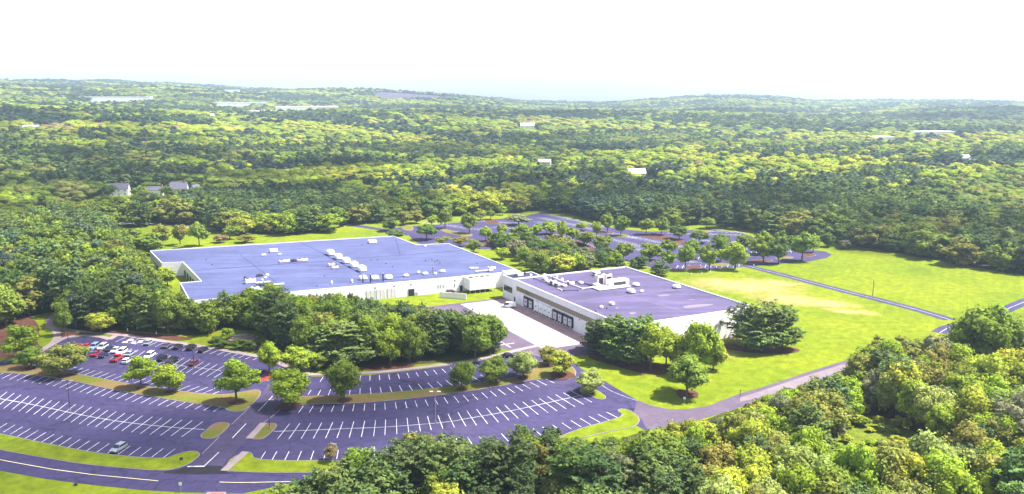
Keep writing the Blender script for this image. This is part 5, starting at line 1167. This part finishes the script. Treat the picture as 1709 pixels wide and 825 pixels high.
# ------------------------------------------------------------------ lamps, poles, terrace, small things
def lamp(bx, by, top, label, group='lamp posts of the grounds', m='dark_metal', head=1):
    p = G(bx, by); fw = p.y*CT+CAMH*ST; k = (CY-top)/FPX; h = (k*fw-p.y*ST+CAMH*CT)/(CT+k*ST)
    e = empty('lamp_post', p, 0, label, 'lamp post', group)
    MB().tube((0,0,0),(0,0,.6),.24,.22,n=10).build('base', M['concrete'], e); MB().tube((0,0,.55),(0,0,h),.10,.065,n=8).build('pole', M[m], e)
    for s in ((-1,1) if head == 2 else (1,)):
        a = MB().tube((0,0,h-.05),(s*.55,0,h+.05),.035,n=6).build('arm', M[m], e); MB().box(s*.95-.42,s*.95+.42,-.18,.18,h-.02,h+.13).build('lamp_head', M['unit_white' if m != 'dark_metal' else 'grey_metal'], a)
for a in ((117,685,636,'tall dark lamp post in the centre row of the western car park',2),(115,582,540,'dark lamp post beside the red mulch island'),(324,615,574,'dark lamp post rising between the double-row bays',2),(450,716,668,'dark lamp post on the small grass island by the driveway'),(727,706,654,'pale lamp post in the centre row of the eastern car park',2),(552,771,742,'lamp post on the verge between eastern car park and road'),(826,590,561,'lamp post on the grass at the dock yard entrance'),(887,358,345,'lamp post at the far corner of the far car park'),(738,402,383,'white lamp post behind the stepped blue roof')):
    lamp(a[0],a[1],a[2],a[3], head=a[4] if len(a) > 4 else 1, m='grey_metal' if 'pale' in a[3] or 'white' in a[3] else 'dark_metal')
def upole(bx, by, h, label, arms=2, group='utility poles by the lane'):
    p = G(bx, by); e = empty('utility_pole', p, R(20), label, 'utility pole', group)
    MB().tube((0,0,-.2),(0,0,h),.17,.11,n=8).build('pole', M['wood_pole'], e)
    for k in range(arms):
        c = MB().box(-1.2,1.2,-.07,.07,h-.7-k*1.1,h-.52-k*1.1).build('crossarm', M['wood_pole'], e)
        for x in (-1,-.4,.4,1): MB().tube((x,0,h-.52-k*1.1),(x,0,h-.3-k*1.1),.06,n=6).build('insulator', M['grey_metal'], c)
upole(193,371,10.5,'utility pole with one crossarm beside the pale lane',1); upole(205,371,9.8,'utility pole with two crossarms beside the pale lane',2); upole(226,368,12,'tallest utility pole by the bend of the lane',1); upole(168,372,11,'utility pole at the wooded end of the lane',1)
upole(1456.5,494,6.5,'thin bare pole standing alone beside the access road',0,'poles on the lawn')
for px, py, l in ((1235,664,'short dark post light at the west end of the service road shoulder'),(1413,615,'short dark post light at the east end of the service road shoulder')):
    e = empty('post_light', G(px,py), 0, l, 'post light'); MB().tube((0,0,0),(0,0,1.9),.07,n=8).build('post', M['dark_metal'], e); MB().tube((0,0,1.9),(0,0,2.2),.18,.1,n=10).build('lamp_head', M['dark_metal'], e)
def hydrant(px, py, l):
    e = empty('marker_post', G(px,py), 0, l, 'marker post'); MB().tube((0,0,0),(0,0,.8),.14,n=8).build('post', M['unit_white'], e); MB().tube((0,0,.8),(0,0,1.0),.2,.08,n=8).build('cap', M['grey_metal'], e)
hydrant(213,552.5,'white marker post on the mulch before the western pines'); hydrant(261,558,'white marker post on the grass edge before the western pines')
e = empty('litter_box', G(126.5,810.5), 0, 'small dark box lying on the grass below the road', 'box'); MB().box(-.3,.3,-.2,.2,0,.4).build('body', M['dark_metal'], e, bevel=.03); MB().box(-.33,.33,-.23,.23,.4,.46).build('lid', M['black_rubber'], e)
def sign(px, py, l, rz, m='unit_white', h=2.2):
    e = empty('road_sign', G(px,py), rz, l, 'sign'); MB().tube((0,0,0),(0,0,h),.04,n=6).build('post', M['grey_metal'], e); MB().box(-.32,.32,-.05,-.02,h-.65,h).build('plate', M[m], e)
sign(302,822,'small white roadside sign on the grass by the tactile ramp', 0); sign(303,775,'small dark sign post at the driveway mouth verge', R(30), 'dark_metal', 1.6); sign(1142,676,'white sign at the lawn corner of the service road', 0); sign(1258,449,'white sign where the access road leaves the far car park', 0)
# stone terrace with retaining wall of single blocks
tc = G(403,566)
tr = empty('stone_terrace', tc, R(12), 'stepped brown stone terrace behind a low block wall by the woodland', 'terrace')
for k, (a, b, z) in enumerate(((5.6,3.2,.45),(4.2,2.3,.9),(2.6,1.4,1.4))):
    n = 14; poly = [Vector((a*math.cos(2*math.pi*i/n)*(1+.12*random.uniform(-1,1)), b*math.sin(2*math.pi*i/n)*(1+.12*random.uniform(-1,1)))) for i in range(n)]
    MB().prism(poly, 0 if k == 0 else z-.5, z).build('stone_step', M['stone'], tr, bevel=.06)
wl = empty('block_wall', G(385,577.5), math.atan2(G(425,584).y-G(352,573).y, G(425,584).x-G(352,573).x), 'low grey block retaining wall below the stone terrace', 'wall')
blk = MB().box(-.38,.38,-.2,.2,0,.3).mesh('block', .03); blk.materials.append(M['kerb'])
for rrow in range(3):
    for k in range(15):
        obj('block', blk, None, wl, ((k-7+.5*(rrow % 2))*.79, .02*random.uniform(-1,1), rrow*.31))
# traffic cone-like fence stubs on the grass behind the violet roof
for k, (zx, zy) in enumerate(((930,408),(985,404),(1030,398),(1160,388),(1180,384))):
    e = empty('bollard', G(*FF(zx,zy)), 0, 'small white bollard on the grass strip by the far car park', 'bollard', 'bollards by the far car park'); MB().tube((0,0,0),(0,0,.8),.15,.13,n=8).build('post', M['unit_white'], e); MB().tube((0,0,.8),(0,0,.9),.15,.05,n=8).build('cap', M['unit_white'], e)

# ------------------------------------------------------------------ fair-weather clouds above (outside the picture), which shade parts of the land
def cloud_mat(f):
    cm = bpy.data.materials.new('cloud'); cm.use_nodes = True; t = cm.node_tree; N = t.nodes; N.clear()
    d_ = N.new('ShaderNodeBsdfDiffuse'); d_.inputs[0].default_value = (.9,.9,.92,1); tr_ = N.new('ShaderNodeBsdfTransparent'); ms = N.new('ShaderNodeMixShader'); ms.inputs[0].default_value = f
    o_ = N.new('ShaderNodeOutputMaterial'); t.links.new(tr_.outputs[0], ms.inputs[1]); t.links.new(d_.outputs[0], ms.inputs[2]); t.links.new(ms.outputs[0], o_.inputs[0]); return cm
def cloud(px_poly, alt, rad, dens, seed, f=.3):
    r = random.Random(seed); poly = [(p.x, p.y) for p in Gs(px_poly)]
    xs = [p[0] for p in poly]; ys = [p[1] for p in poly]; off = to_sun*(alt/to_sun.z)
    bm = bmesh.new(); area = abs(sum(poly[i-1][0]*poly[i][1]-poly[i][0]*poly[i-1][1] for i in range(len(poly))))/2
    n = int(dens*area/(math.pi*rad*rad)); k = 0; tries = 0
    while k < n and tries < 6000:
        tries += 1; x, y = r.uniform(min(xs),max(xs)), r.uniform(min(ys),max(ys))
        if not inpoly(np.array([x]), np.array([y]), poly)[0]: continue
        k += 1; s = rad*r.uniform(.5,1.05)
        mt = Matrix.Translation((x+off.x, y+off.y, alt+r.uniform(0,rad*.5))) @ Matrix.Diagonal((s, s*r.uniform(.8,1.2), s*.45, 1))
        bmesh.ops.create_icosphere(bm, subdivisions=2, radius=1, matrix=mt)
    obj('cloud', from_bm('cloud', bm, True), cloud_mat(f), kind='structure')
cloud([(-260,620),(0,560),(250,560),(520,600),(800,592),(860,640),(760,690),(640,760),(500,850),(0,900),(-200,760)], 900, 26, 4.2, 1, .12)
cloud([(-300,470),(-100,380),(250,370),(240,420),(280,480),(500,525),(760,530),(830,570),(520,608),(200,550),(-100,560)], 900, 24, 3.2, 2, .05)
cloud([(-500,395),(-300,300),(200,270),(700,290),(800,305),(1000,300),(1250,340),(1420,360),(1800,400),(1900,480),(1700,456),(1440,410),(1240,378),(1000,366),(900,346),(560,372),(360,372),(200,380)], 1000, 40, 3., 3, .24)
cloud([(600,800),(760,730),(900,740),(1060,760),(1250,720),(1330,800),(1300,900),(700,900)], 900, 20, 2, 7, .1)
cloud([(-300,262),(0,236),(260,240),(330,262),(-100,285)], 1300, 90, 3., 4, .2)
cloud([(560,256),(800,236),(1050,244),(960,268),(640,276)], 1300, 80, 3., 5, .2)
cloud([(720,200),(900,202),(1709,202),(2100,210),(2000,222),(1300,218),(760,220)], 1600, 200, 2.6, 6, .2)

# ------------------------------------------------------------------ haze: one closed box of even, thin air round the whole place
hz = MB().box(-7200,7200,-7200,7200,-45,205).build('haze', None, kind='stuff')
tag(hz, 'thin bluish haze over the distant forest and hills', 'haze')
hm = bpy.data.materials.new('haze'); hm.use_nodes = True; t = hm.node_tree; t.nodes.clear()
pv = t.nodes.new('ShaderNodeVolumePrincipled'); pv.inputs['Color'].default_value = (.60,.77,1,1); pv.inputs['Density'].default_value = .00013; pv.inputs['Anisotropy'].default_value = .2
oo = t.nodes.new('ShaderNodeOutputMaterial'); t.links.new(pv.outputs[0], oo.inputs['Volume']); hz.data.materials.append(hm)
